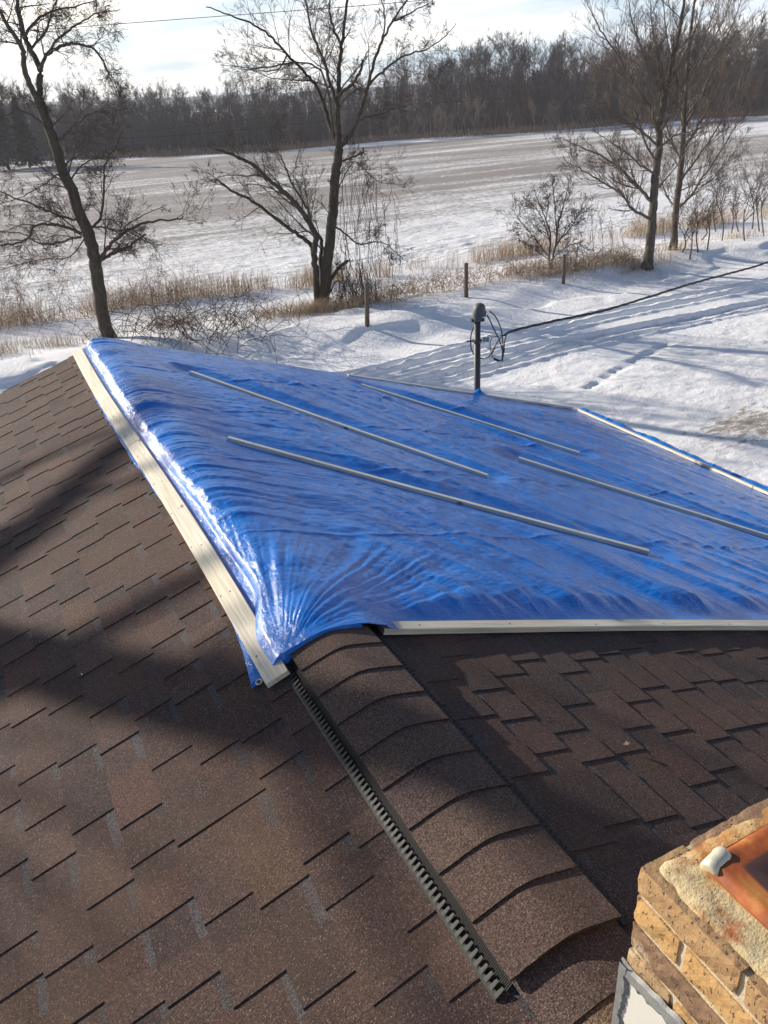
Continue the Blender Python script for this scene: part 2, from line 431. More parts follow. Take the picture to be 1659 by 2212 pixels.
for r in RUTS[2:]: rut = np.maximum(rut, np.exp(-(poly_dist(GX, GY, r) / 0.16) ** 2))
g = grid_obj('ground', GX, GY, GZ, MAT_GROUND, attrs=dict(dirt=dirt, field=field, rut=rut)); tag(g, kind='structure')
def gpt(x, y):
    z = 0.0
    for _ in range(12): p = on_z(x, y, z); z = .5 * z + .5 * float(ground_h(p[0], p[1]))
    return on_z(x, y, z)

# ------------------------------------------------------------------ house
house = empty('house', (XR, 1.8, 0), 'brown shingled house roof half covered by the blue tarp', 'house')
rnd = random.Random(7)
TINTS = [tuple(k_ * f_ for k_, f_ in zip(c_, (.74, .62, .62))) for c_ in [(0.085, 0.061, 0.051)] * 7 + [(0.076, 0.056, 0.049)] * 4 + [(0.094, 0.058, 0.047)] * 2 + [(0.100, 0.070, 0.048)] + [(0.066, 0.052, 0.047)] * 2 + [(0.092, 0.067, 0.055)] * 3 + [(0.060, 0.046, 0.042)] * 2]
E_ = 0.143
def slope(s, d0, dmax):
    mb = MB()
    def F(d, y, h): return (XR + s * (d * CT + h * ST), y, ZR - d * ST + h * CT)
    def quad(a, b_, c, d, col):
        v = [a, b_, c, d]; mb.add(v, [(0, 1, 2, 3)] if s < 0 else [(3, 2, 1, 0)], col)
    k = 0; butt = d0
    courses = []
    while butt < dmax + 0.01: courses.append(butt); butt += E_
    if dmax - courses[-1] > 0.02: courses.append(dmax)
    rr = random.Random(11 if s < 0 else 23)
    for bd in courses:
        top = max(bd - E_, 0.0)
        nb = 0.0042
        base = rr.choice(TINTS); dk = (0.046, 0.044, 0.046)
        jog = rr.uniform(-.001, .001)
        def H(d, extra=0.0): return nb * (d - top) / (bd - top + 1e-6) + extra
        y = NEAR + rr.uniform(-0.3, 0)
        seg = []
        while y < RAKE:
            tw = rr.choice([0.10, 0.13, 0.16, 0.20]) + rr.uniform(-.02, .02); gp = rr.choice([0.06, 0.08, 0.11, 0.14]) + rr.uniform(-.015, .015)
            seg.append((max(y, NEAR), min(y + tw, RAKE), min(y + tw + gp, RAKE))); y += tw + gp
        for ya, yb, yc in seg:
            ct = rr.choice(TINTS); f = rr.uniform(0.82, 1.18); ct = tuple(x * f for x in ct)
            cb = rr.choice(TINTS); cb = tuple(x * 0.9 for x in cb)
            th = 0.0028 + rr.uniform(0, 0.0012)
            # base layer under tab and gap; the strip at its top carries the printed shadow band
            st = top + min(0.030, (bd - top) * 0.3) * rr.uniform(0.7, 1.2)
            fk = rr.uniform(.85, 1.5); dkc = tuple(x * fk for x in dk)
            if yc > yb:
                quad(F(top, yb, H(top)), F(st, yb, H(st)), F(st, yc, H(st)), F(top, yc, H(top)), dkc if rr.random() < .8 else cb)
                quad(F(st, yb, H(st)), F(bd, yb, H(bd)), F(bd, yc, H(bd)), F(st, yc, H(st)), cb)
                quad(F(bd, yb, H(bd)), F(bd, yb, -.001), F(bd, yc, -.001), F(bd, yc, H(bd)), (0.03, 0.025, 0.022))
            if yb > ya:
                j = rr.uniform(0, .003)
                b2 = bd + 0.001 + j
                A, B, C, D = F(top, ya, H(top, th)), F(b2, ya, H(b2, th)), F(b2, yb, H(b2, th)), F(top, yb, H(top, th))
                a0, b0, c0, d0_ = F(top, ya, -.001), F(b2, ya, -.001), F(b2, yb, -.001), F(top, yb, -.001)
                quad(A, B, C, D, ct)
                dkk = (0.022, 0.018, 0.016)
                quad(B, b0, c0, C, (0.13, 0.11, 0.10) if s < 0 else dkk)  # left butts painted lighter to suggest sun on that face; right stay dark
                quad(A, a0, b0, B, dkk); quad(C, c0, d0_, D, dkk)
    return mb
DL = (XR - EAVE_L) / CT; DR = (EAVE_R - XR) / CT
tag(slope(-1, 0.1135, DL).build('roof_slope', MAT_SH, house), 'left roof slope of brown shingles, facing the sun')
tag(slope(1, 0.0935, DR).build('roof_slope', MAT_SH, house), 'right roof slope, mostly under the tarp')
mb = MB()                                                       # deck and soffit under the shingles
def R_(x): return float(roof_z(x))
prof = [(EAVE_L + .01, R_(EAVE_L + .01) - .006), (XR, ZR - .006), (EAVE_R - .01, R_(EAVE_R - .01) - .006), (EAVE_R - .01, R_(EAVE_R) - .16), (XR, ZR - .16), (EAVE_L + .01, R_(EAVE_L) - .16)]
v = [(x, NEAR + .01, z) for x, z in prof] + [(x, RAKE - .01, z) for x, z in prof]
mb.add(v, [(0, 1, 7, 6), (1, 2, 8, 7), (3, 4, 10, 9), (4, 5, 11, 10), (0, 5, 4, 1), (1, 4, 3, 2), (6, 7, 10, 11), (7, 8, 9, 10), (2, 3, 9, 8), (0, 6, 11, 5)])
mb.build('roof_deck', MAT_FASC, house)
for s, ex in ((-1, EAVE_L), (1, EAVE_R)):
    mb = MB(); mb.box((min(ex, ex + s * .02), NEAR, R_(ex) - .17), (max(ex, ex + s * .02), RAKE + .02, R_(ex) - .012)); mb.build('fascia', MAT_FASC, house)
    mb = MB()
    for y0, y1 in ((RAKE - .008, RAKE + .018),):
        pts = [(XR, ZR), (ex, R_(ex))]
        vv = [(XR, y0, ZR - .014), (ex, y0, R_(ex) - .014), (ex, y0, R_(ex) - .15), (XR, y0, ZR - .15)]
        vv += [(x, y1, z) for x, _, z in vv]
        mb.add(vv, [(0, 1, 2, 3), (7, 6, 5, 4), (0, 4, 5, 1), (1, 5, 6, 2), (2, 6, 7, 3), (3, 7, 4, 0)])
    mb.build('rake_board', MAT_FASC, house)
mb = MB()
x0, x1, y0, y1 = EAVE_L + .4, EAVE_R - .4, NEAR + .3, RAKE - .35
zt = lambda x: R_(x) - .17
v = [(x0, y0, -0.3), (x1, y0, -0.3), (x1, y0, zt(x1)), (XR, y0, zt(XR)), (x0, y0, zt(x0))]
v += [(x, y1, z) for x, _, z in v]
mb.add(v, [(0, 1, 2, 3, 4), (9, 8, 7, 6, 5), (1, 6, 7, 2), (0, 4, 9, 5)])
mb.build('wall', MAT_WALL, house)

# ridge vent with its shingle caps
VY0, VY1 = 0.835, 2.26
XV = XR + .016
def cap_prof(u, lift, half=0.152):                              # u in -1..1 across the ridge
    x = u * half; return XV + x, ZR + lift - T * (math.sqrt(x * x + 0.045 ** 2) - 0.045) - 0.0
us = np.linspace(-1, 1, 25)
vent = MB()
LIFT = 0.030
# core of the vent under the caps, left and right louvre fins, scalloped baffles
for s in (-1, 1):
    def P(o, h, y): return (XV + s * o, y, ZR - T * abs(XV + s * o - XR) + h)
    vent.add([P(0.0, LIFT - .014, VY0), P(0.132, LIFT - .014, VY0), P(.132, LIFT - .014, VY1), P(0.0, LIFT - .014, VY1), P(.126, 0.003, VY0), P(.126, 0.003, VY1), P(0.0, 0.0, VY0)],
             [(0, 1, 2, 3) if s > 0 else (3, 2, 1, 0), (1, 4, 5, 2), (0, 6, 4, 1)], (0.4, 0.4, 0.4))
core = vent.build('ridge_vent', MAT_BLACK, house)
tag(core, 'black plastic ridge vent running along the roof peak')
for s in (-1, 1):
    lv = MB()
    def P(o, h, y): return (XV + s * o, y, ZR - T * abs(XV + s * o - XR) + h)
    y = VY0
    while y < VY1:
        lv.add([P(.1385, LIFT - .008, y), P(.160, 0.006, y), P(.160, 0.006, y + .0022), P(.1385, LIFT - .008, y + .0022), P(.1385, 0.006, y), P(.1385, 0.006, y + .0022)],
               [(0, 1, 2, 3), (0, 4, 1), (3, 2, 5)]); y += 0.0048
    lv.build('louver', MAT_BLACK, core)
for s in (-1, 1):
    bf = MB(); R_side = s > 0
    def P(o, h, y): return (XV + s * o, y, ZR - T * abs(XV + s * o - XR) + h)
    y = VY0; n = 0
    pts = []
    while y < VY1:
        ph = ((y - VY0) / 0.0198) % 1.0
        hh = 1 / (1 + math.exp(-14 * math.sin(2 * math.pi * ph) * 0.6))
        pts.append((y, hh)); y += 0.0014
    v = []; f = []
    for i, (y, hh) in enumerate(pts):
        o1 = .183; o2 = .179 - 0.013 * hh
        if R_side: v += [P(.158, .004, y), P(.165, .012, y), P(.182 + .013 * hh, .014, y), P(.182 + .013 * hh, .009, y)]
        else: v += [P(.187, 0.0060, y), P(o1, 0.011, y), P(o2 - .004, 0.011 + .007 * hh, y), P(o2 - .004, 0.0075, y)]
        if i:
            a = (i - 1) * 4; b_ = i * 4
            for q in range(3): f.append((a + q, b_ + q, b_ + q + 1, a + q + 1))
    bf.add(v, f)
    bf.build('baffle', MAT_BLACK if R_side else MAT_VENT, core)  # right baffle coloured blacker than the left to paint in its shade
cp = MB(); rr = random.Random(5)
def cap_row(y0, y1, lift, half, col, edge=0.0040):
    n = len(us); w = [rr.uniform(-.0015, .0015) for _ in us]
    v = []
    for u in us: x, z = cap_prof(u, lift + edge + .003, half); v.append((x, y0 + rr.uniform(-.0006, .0006), z))
    for u in us: x, z = cap_prof(u, lift + .0012, half); v.append((x, y1, z))
    for u in us: x, z = cap_prof(u, lift - .0035, half); v.append((x, y0, z))
    f = [(i, i + 1, n + i + 1, n + i) for i in range(n - 1)]
    g_ = [(2 * n + i, 2 * n + i + 1, i + 1, i) for i in range(n - 1)]
    h_ = [(0, n, 2 * n), (n - 1, 3 * n - 1, 2 * n - 1)]
    cp.add(v, f, col); cp.add(v, g_ + h_, (0.02, 0.016, 0.014))
y = VY0
CAPT = [(0.082, 0.053, 0.043), (0.074, 0.049, 0.041), (0.088, 0.058, 0.045), (0.076, 0.050, 0.044)]
while y < VY1:
    cap_row(y - rr.uniform(0, .006), min(y + .150, VY1), LIFT, 0.149 + rr.uniform(-.0015, .0015), rr.choice(CAPT)); y += 0.1475
cp.build('ridge_cap', MAT_SH, core)
cp = MB(); y = -3.148
while y < 0.83:
    cap_row(y, min(y + .153, VY0 + .03), 0.0105, 0.142, rr.choice(CAPT + [(0.13, 0.085, 0.055)])); y += 0.148
tag(cp.build('ridge_cap', MAT_SH, house), 'flat ridge cap shingles between vent and chimney')

# ------------------------------------------------------------------ chimney
def m_brick():
    m, t, b = mat_new('chimney_brick'); p = objc(t)
    at = t.nodes.new('ShaderNodeAttribute'); at.attribute_name = 'tint'
    n = noise(t, p, 22, 6, 0.65); n2 = noise(t, p, 90, 4, 0.7)
    c = mixc(t, ramp(t, n, [(0.35, 0.0), (0.8, 0.5)]), at.outputs['Color'], (0.46, 0.31, 0.15))
    pit = noise(t, mapping(t, p, (1, 1, 0.55)), 120, 3, 0.6)
    pm = ramp(t, pit, [(0.34, 1.0), (0.41, 0.0)])
    c = mixc(t, mth(t, 'MULTIPLY', pm, 0.8), c, (0.07, 0.045, 0.03))
    wash = ramp(t, noise(t, p, 9, 4, 0.7), [(0.62, 0.0), (0.72, 0.6)])
    c = mixc(t, wash, c, (0.60, 0.50, 0.33))
    t.links.new(c, b.inputs['Base Color']); b.inputs['Roughness'].default_value = 0.7
    h = mth(t, 'SUBTRACT', mth(t, 'ADD', n, mth(t, 'MULTIPLY', n2, 0.4)), mth(t, 'MULTIPLY', pm, 0.5))
    bump(t, b, h, 0.7, 0.006)
    return m
def m_mortar(name, ca, cb, rusty=False):
    m, t, b = mat_new(name); p = ocoord(t)
    n = noise(t, p, 30, 6, 0.7); n2 = noise(t, p, 160, 3, 0.7)
    c = mixc(t, n, ca, cb)
    pm = ramp(t, noise(t, p, 75, 3, 0.6), [(0.27, 1.0), (0.34, 0.0)])
    if rusty:
        r = noise(t, mapping(t, p, (1, 1, 1), loc=(0.31, 0.2, 0)), 7.5, 5, 0.62)
        c = mixc(t, ramp(t, r, [(0.50, 0.0), (0.60, 0.9)]), c, (0.42, 0.20, 0.055))
        r2 = noise(t, mapping(t, p, (1, 1, 1), loc=(1.3, 4.2, 0)), 6.0, 5, 0.6)
        c = mixc(t, ramp(t, r2, [(0.57, 0.0), (0.64, 0.95)]), c, (0.26, 0.075, 0.02))
    c = mixc(t, mth(t, 'MULTIPLY', pm, 0.8), c, (0.07, 0.055, 0.04))
    t.links.new(c, b.inputs['Base Color']); b.inputs['Roughness'].default_value = 0.9
    bump(t, b, mth(t, 'SUBTRACT', mth(t, 'ADD', n, mth(t, 'MULTIPLY', n2, .5)), pm), 0.7, 0.006)
    return m
MAT_BRICK = m_brick(); MAT_MORT = m_mortar('mortar', (0.34, 0.27, 0.17), (0.60, 0.51, 0.36)); MAT_WASH = m_mortar('mortar_wash', (0.42, 0.30, 0.13), (0.72, 0.60, 0.36), True)
CX0, CY1, CZ = 0.700, 0.606, 5.8 - 1.10
CX1, CY0 = 1.22, -0.03
chim = MB(); rr = random.Random(3)
BC = [(0.32, 0.19, 0.085), (0.15, 0.085, 0.05), (0.42, 0.245, 0.09), (0.24, 0.14, 0.08), (0.33, 0.215, 0.11)]
def brick(x0, x1, y0, y1, z0, z1, col, n=4):
    # a rounded box with worn edges
    c = np.array([(x0 + x1) / 2, (y0 + y1) / 2, (z0 + z1) / 2]); hf = np.array([x1 - x0, y1 - y0, z1 - z0]) / 2; r = 0.0045
    steps = [max(3, int(2 * h_ / 0.012)) for h_ in hf]
    for ax in range(3):
        a1, a2 = (ax + 1) % 3, (ax + 2) % 3
        na, nb_ = steps[a1], steps[a2]
        A, B = np.meshgrid(np.linspace(-1, 1, na + 1), np.linspace(-1, 1, nb_ + 1))
        for sg in (-1, 1):
            P = np.zeros(A.shape + (3,)); P[..., ax] = sg * hf[ax]; P[..., a1] = A * hf[a1]; P[..., a2] = B * hf[a2]
            inner = np.clip(P, -(hf - r), hf - r); dlt = P - inner; L = np.linalg.norm(dlt, axis=-1, keepdims=True) + 1e-9
            P = inner + dlt / L * r + c
            q = P * 85
            jit = (vn(q[..., 0] + q[..., 2] * .7, q[..., 1] + q[..., 2], 91) - .5) * 0.0030 + (vn(q[..., 0] * .3 + q[..., 2] * .2, q[..., 1] * .3 + q[..., 2] * .3, 93) - .5) * 0.004
            dirn = (P - c) / hf; dirn /= np.linalg.norm(dirn, axis=-1, keepdims=True)
            P = P + dirn * jit[..., None]
            idx = np.arange(A.size).reshape(A.shape)
            f = np.stack([idx[:-1, :-1], idx[:-1, 1:], idx[1:, 1:], idx[1:, :-1]], -1).reshape(-1, 4)
            if sg < 0: f = f[:, ::-1]
            chim.add(P.reshape(-1, 3), f.tolist(), col)
CH = 0.0677; ncourse = 12
for k in range(ncourse):
    z1 = CZ - k * CH; z0 = z1 - 0.0595
    off = 0 if k % 2 == 0 else -0.1035
    y = CY1; first = True
    while y > CY0 + .02:
        L = 0.197 if not (first and k % 2) else 0.094
        ya = max(y - L, CY0)
        col = BC[[0, 2, 1, 4, 3, 1][k % 6]] if rr.random() < .7 else rr.choice(BC)
        out = rr.uniform(-.002, .0015)
        brick(CX0 + out, CX0 + 0.092, ya, y, z0, z1, col); y = ya - 0.010; first = False
    x = CX0 + .102
    while x < CX1 - .02:                                        # far side and near side
        xb = min(x + (0.197 if (k % 2 == 0 or x > CX0 + .11) else .094), CX1)
        brick(x, xb, CY1 - .092, CY1 + rr.uniform(-.001, .001), z0, z1, rr.choice(BC)); brick(x, xb, CY0, CY0 + .09, z0, z1, rr.choice(BC)); x = xb + .010
chimney = chim.build('chimney', MAT_BRICK, house, smooth=False)
tag(chimney, 'tan brick chimney with a rusty metal top')
mo = MB(); zb = CZ - ncourse * CH
mo.box((CX0 + .0055, CY0 + .006, zb), (CX1 - .006, CY1 - .006, CZ - .006)); mo.build('mortar', MAT_MORT, chimney)
# mortar wash over the top course, uneven sheet with ragged edge
nx, ny = 90, 110
U, V = np.meshgrid(np.linspace(0, 1, nx), np.linspace(0, 1, ny))
inx = 0.010 + 0.012 * fbm(V * 22, V * 0 + 1, 81, 3); iny = 0.010 + 0.010 * fbm(U * 22, U * 0 + 7, 83, 3)
WX = CX0 + inx + U * (CX1 - CX0 - 2 * inx); WY = CY0 + iny + V * (CY1 - CY0 - 2 * iny)
ed = np.minimum(np.minimum(WX - CX0 - inx, CY1 - iny - WY), 0.03) / 0.03
WZ = CZ - .001 + 0.006 * np.sqrt(np.clip(ed, 0, 1)) + (fbm(WX * 30, WY * 30, 85, 4) - .5) * 0.006 * (ed > .02)
grid_obj('mortar_cap', WX, WY, WZ, MAT_WASH, chimney)
def m_rust():
    m, t, b = mat_new('rusted_sheet'); p = ocoord(t)
    n = noise(t, p, 9, 6, 0.65, dist=0.8); n2 = noise(t, p, 60, 4, 0.7)
    c = ramp(t, n, [(0.34, (0.15, 0.035, 0.012)), (0.52, (0.33, 0.085, 0.016)), (0.66, (0.50, 0.21, 0.05)), (0.78, (0.62, 0.45, 0.22))])
    sp = t.nodes.new('ShaderNodeSeparateXYZ'); t.links.new(p, sp.inputs[0])
    at = t.nodes.new('ShaderNodeAttribute'); at.attribute_name = 'stain'
    k = ramp(t, mth(t, 'ADD', at.outputs['Fac'], mth(t, 'MULTIPLY', mth(t, 'SUBTRACT', n, .5), .6)), [(0.42, 0.0), (0.60, 1.0)])
    c = mixc(t, k, c, (0.075, 0.035, 0.028))
    t.links.new(c, b.inputs['Base Color']); b.inputs['Roughness'].default_value = 0.6; b.inputs['Metallic'].default_value = 0.1
    bump(t, b, n2, 0.2, 0.002)
    return m
MX0, MY1, MX1, MY0 = 0.778, 0.560, 1.16, 0.06
U, V = np.meshgrid(np.linspace(0, 1, 60), np.linspace(0, 1, 70))
PX = MX0 + U * (MX1 - MX0); PY = MY0 + V * (MY1 - MY0)
e1 = np.minimum(np.minimum(PX - MX0, MX1 - PX), np.minimum(PY - MY0, MY1 - PY))
PZ = CZ + 0.007 + 0.014 * sstep(0.0, 0.012, e1) - 0.022 * sstep(0.045, 0.13, e1) + (vn(PX * 12, PY * 12, 87) - .5) * .003
cov = grid_obj('metal_cover', PX, PY, PZ, m_rust(), chimney, attrs=dict(stain=sstep(0.02, 0.062, e1)))
sk = MB(); z_ = CZ + .003
sk.add([(MX0, MY0, z_), (MX0, MY1, z_), (MX1, MY1, z_), (MX1, MY0, z_), (MX0, MY0, z_ + .006), (MX0, MY1, z_ + .006), (MX1, MY1, z_ + .006), (MX1, MY0, z_ + .006)], [(0, 1, 5, 4), (1, 2, 6, 5), (2, 3, 7, 6), (3, 0, 4, 7)])
sk.build('cover_rim', m_simple('rust_edge', (0.35, 0.14, 0.04), 0.6, 0.1, .3, 60), chimney)
lug = MB()
a0 = np.array([MX0 + .000, MY1 - .018, CZ + .010]); a1 = np.array([MX0 + .044, MY1 - .010, CZ + .016])
ax = a1 - a0
prof = []
for i, (tt, rr_) in enumerate([(0, .011), (.02, .0185), (.35, .0185), (.65, .0175), (.8, .019), (.98, .016), (1.08, .006)]):
    prof.append((a0 + ax * tt, rr_))
lug.tube([p for p, _ in prof], [r * .82 for _, r in prof], 14)
lug.build('cover_lug', m_simple('dull_silver', (0.66, 0.62, 0.46), 0.42, 0.35, .2, 50), chimney, smooth=True)
# flashing and roofing cement on the left face
fl = MB()
tz = [(0.56, R_(CX0) + .215), (0.50, R_(CX0) + .17), (0.40, R_(CX0) + .145), (0.2, R_(CX0) + .15), (0.0, R_(CX0) + .14)]
def facep(x, y):
    r = ray(x, y); return EYE + r * ((CX0 - .006 - EYE[0]) / r[0])
A_ = facep(1368, 2098); B_ = facep(1470, 2212)
topy = [CY1 + .004, A_[1], B_[1], B_[1] - .12, CY0]
topz = [A_[2] - .012, A_[2] - .012, B_[2], B_[2] - .015, B_[2] - .02]
vs = []; fs = []
ys = np.linspace(CY1 + .003, CY0, 60)
for i, y in enumerate(ys):
    zt_ = np.interp(-y, [-q for q in topy], topz)
    zb_ = R_(CX0) - .02
    vs += [(CX0 - .0045, y, zt_ + .002 * math.sin(i * 1.7)), (CX0 - .006, y, zb_ + .03), (CX0 - .075, y, R_(CX0 - .075) + .012)]
    if i: fs += [(3 * i - 3, 3 * i - 2, 3 * i + 1, 3 * i), (3 * i - 2, 3 * i - 1, 3 * i + 2, 3 * i + 1)]
fl.add(vs, fs)
fl.build('flashing', m_simple('pale_flashing', (0.60, 0.585, 0.52), 0.5, 0.0, .08, 12), chimney)
cem = MB(); vs = []; fs = []
ys = np.linspace(CY1 + .006, CY0, 120)
for i, y in enumerate(ys):
    zt_ = np.interp(-y, [-q for q in topy], topz)
    w_ = 0.020 + 0.014 * vn(i * .23, 2., 95) + .010 * vn(i * .9, 4., 96)
    up_ = 0.004 + .008 * vn(i * .31, 7., 97)
    vs += [(CX0 - .003, y, zt_ + up_), (CX0 - .0095, y, zt_ + up_ * .4), (CX0 - .0105, y, zt_ - w_ * .6), (CX0 - .005, y, zt_ - w_)]
    if i:
        for q in range(3): fs.append((4 * i - 4 + q, 4 * i - 3 + q, 4 * i + 1 + q, 4 * i + q))
cem.add(vs, fs)
# vertical smear down the far corner
vs = []; fs = []
for i in range(50):
    z = A_[2] - .004 - i * .0055
    w_ = .006 + .012 * vn(i * .35, 1., 98) + .007 * vn(i * 1.3, 8., 99)
    vs += [(CX0 - .001, CY1 + .010, z), (CX0 - .012, CY1 + .004, z), (CX0 - .011, CY1 - w_ * .6, z), (CX0 - .004, CY1 - w_, z)]
    if i:
        for q in range(3): fs.append((4 * i - 4 + q, 4 * i - 3 + q, 4 * i + 1 + q, 4 * i + q))
cem.add(vs, fs)
cem.build('roofing_cement', m_simple('grey_sealant', (0.20, 0.20, 0.195), 0.6, 0, .35, 45, .5, .004), chimney)

# ------------------------------------------------------------------ tarp
LB = [on_roof(*p, -1, .012) for p in ((550, 1492), (530, 1400), (470, 1285), (380, 1130), (285, 995), (215, 880), (168, 790), (160, 768))]
ly = np.array([p[1] for p in LB]); lx = np.array([p[0] for p in LB]); o_ = np.argsort(ly); ly, lx = ly[o_], lx[o_]
YN, YF, XE = 2.115, 6.93, 6.02
nu, nv_ = 820, 700
us_ = np.linspace(0, 1, nu) ** 1.25; vs_ = np.linspace(0, 1, nv_) ** 1.15
U, V = np.meshgrid(us_, vs_)
yn = YN - .035 * sstep(1.0, 3.5, 0.5 + U * 5.5)
TY = yn + V * (YF - yn)
xl = np.interp(TY, ly, lx)
yf_ = 6.79 + .14 * sstep(.68, .78, xl + U * (XE - xl))
TY = yn + V * (yf_ - yn)
xl = np.interp(TY, ly, lx) + 0.006 * (vn(TY * 9, TY * 0, 101) - .5)
TX = xl + U * (XE - xl)
# near edge dips slightly round the left corner
TX = TX - .022 * np.exp(-((TY - 2.1) / .30) ** 2) * (U < .02); TY = TY - 0.085 * np.exp(-((TX - .46) / .075) ** 2) * np.exp(-((TY - YN) / .2) ** 2)
d_ = TX - XR
def ventz(x):
    a = np.abs(x - XR)
    over = ZR + LIFT + .012 - T * (np.sqrt(a * a + .05 ** 2) - .05)
    return np.where(a < .155, over, roof_z(x))
base = roof_z(TX) + .012
bl = sstep(0.30, 0.155, np.abs(d_))
# drape from the vent edge down to the board (left) and on to the right slope
xl_b = xl + .11
hv = .022 + (LIFT - .010) * (1 - sstep(2.25, 2.9, TY))
nearv = 1 - sstep(2.25, 2.6, TY)
tl0 = (xl + .118) * (1 - nearv) + .545 * nearv; tl1 = .68 * (1 - nearv) + .603 * nearv
left_lift = np.where(TX < XR, np.clip((TX - tl0) / (tl1 - tl0), 0, 1), 0)
z1_ = ZR + hv - T * (np.sqrt(d_ * d_ + .06 ** 2) - .06)
roofline = np.where(TX < XR, base + (z1_ - base) * np.sin(left_lift * math.pi / 2), base + (z1_ - base) * sstep(0.42, .12, d_))
def ridged(q): return 1 - np.abs((q % 1.0) * 2 - 1)
def folds(q, along, seed, sharp=1.6):
    w_ = q + 0.9 * (fbm(q * .35, along * .5, seed, 3) - .5)
    a = vn(w_, along * 0.6, seed + 3); b2 = vn(w_ * 2.3 + 9, along * 0.9, seed + 4)
    return (np.abs(a * 2 - 1) ** sharp + .45 * np.abs(b2 * 2 - 1) ** sharp)
c1 = np.array([0.62, 2.12])
# A: gathers leaving the left board and bending down the slope
bx = np.clip(TX - (xl + .1), 0, None)
qa = TY + 0.30 * bx ** 1.7
wa = np.exp(-bx / 1.1) * sstep(2.5, 3.3, TY) * sstep(-.04, .05, bx)
A = ((1 - folds(qa * 8, bx * 1.3, 111)) * 0.015 + (1 - folds(qa * 21, bx * 1.8, 115)) * 0.0058)*(.35 + 1.1 * vn(TY * 1.7, TX * .8, 118)) * wa
# B: fan round the near corner
ang = np.arctan2(TY - c1[1] + .03, TX - c1[0] + .02); rad = np.hypot(TX - c1[0], TY - c1[1])
wb = np.exp(-((rad - .25) / .75) ** 2) * sstep(0.03, .15, rad)
Bf = ((1 - folds(ang * 10, rad * 1.6, 121)) * 0.020 + (1 - folds(ang * 24, rad * 2.4, 125)) * 0.010) * (.45 + 1.0 * vn(ang * 3, rad * 2.0, 128)) * wb * (0.18 + np.clip(rad, 0, .6))
# C: pleats above the near batten
byy = TY - yn
qc = TX + 0.22 * byy + .15 * byy ** 2
wc = np.exp(-(byy / .85) ** 1.5) * sstep(.9, 1.5, TX) * (0.35 + 0.9 * np.exp(-((TX - 2.0) / .9) ** 2))
Cc = ((1 - folds(qc * 5.2, byy * .7, 131, 1.3)) * 0.034 + (1 - folds(qc * 13, byy * 1.2, 135, 1.3)) * 0.008) * wc * sstep(0.02, .25, byy)
# D: long pulls across the slope from far left to near right
th = math.atan2(-2.04, 1.38)
qd = -TX * math.sin(th) + TY * math.cos(th) + 0.05 * TX * TX
al = TX * math.cos(th) + TY * math.sin(th)
wd = sstep(.8, 1.8, TX) * (.12 + .88 * sstep(6.75, 6.1, TY)) * (.12 + .88 * sstep(5.7, 5.1, TX))
D = ((1 - folds(qd * 2.2, al * .30, 141, 1.2)) * 0.030 + (1 - folds(qd * 6, al * .4, 151, 1.6)) * 0.0130 + (1 - folds(qd * 16, al * .7, 155, 1.4)) * 0.0022) * wd
# E: crumple everywhere
Ez = (fbm(TX * 7, TY * 7, 161, 5, .62) - .5) * 0.015 + (np.abs(fbm(TX * 3.1, TY * 3.1, 171, 3) - .5)) * -0.02
# straight creases left from the package
cr = np.zeros_like(TX)
for cc_ in (2.95, 3.92, 4.9, 5.85): cr += 0.0065 * np.exp(-np.abs(TY - cc_ - .012 * np.sin(TX * 3)) / .012)
for cc_ in (1.75, 2.75, 3.75, 4.7): cr += 0.0060 * np.exp(-np.abs(TX - cc_) / .010)
pull = A + Bf + Cc + D + Ez + cr
# battens press the sheet down
def seg_d(a, b_):
    ab = np.array(b_) - np.array(a); t_ = np.clip(((TX - a[0]) * ab[0] + (TY - a[1]) * ab[1]) / (ab @ ab), 0, 1)
    return np.hypot(TX - a[0] - t_ * ab[0], TY - a[1] - t_ * ab[1])
BAT = dict(
    mid1=(on_roof(492, 957, 1), on_roof(1398, 1202, 1)),
    mid2=(on_roof(412, 812, 1), on_roof(1051, 1037, 1)),
    mid3=(on_roof(780, 838, 1), on_roof(1250, 986, 1)),
    mid4=(on_roof(1119, 998, 1), on_roof(1700, 1180, 1)))
press = np.ones_like(TX)
for a, b_ in BAT.values():
    press = np.minimum(press, 0.12 + 0.88 * sstep(.03, .22, seg_d(a[:2], b_[:2])))
press = np.minimum(press, 0.1 + .9 * sstep(.04, .2, TY - yn) + .9 * (TX < 1.0))
press = np.minimum(press, 0.08 + .92 * sstep(0.10, .17, TX - xl) )
press = np.clip(press, 0, 1)
billow = 0.045 * np.exp(-((TX - 2.6) / 1.5) ** 2 - ((TY - 6.1) / .8) ** 2) + .02 * np.exp(-((TX - 1.6) / .5) ** 2 - ((TY - 4.9) / 1.2) ** 2)
TZ = roofline + np.clip(pull, -.004, .10) * press + billow * press + .004
# round the service mast the sheet is pulled up
TZ += 0.085 * np.exp(-np.hypot(TX - 4.46, (TY - 6.80)) / .055)
# hangs over the far rake and over the eave
TZ -= np.clip(TY - (RAKE + .03), 0, 1) * 1.3
ov = np.clip(TX - EAVE_R - .02, 0, 1)
TZ -= ov * 0.25
TZ += sstep(0.0, .10, ov) * (0.03 + .05 * fbm(TY * 5, TX * 5, 181, 3)) * (TY > 2)
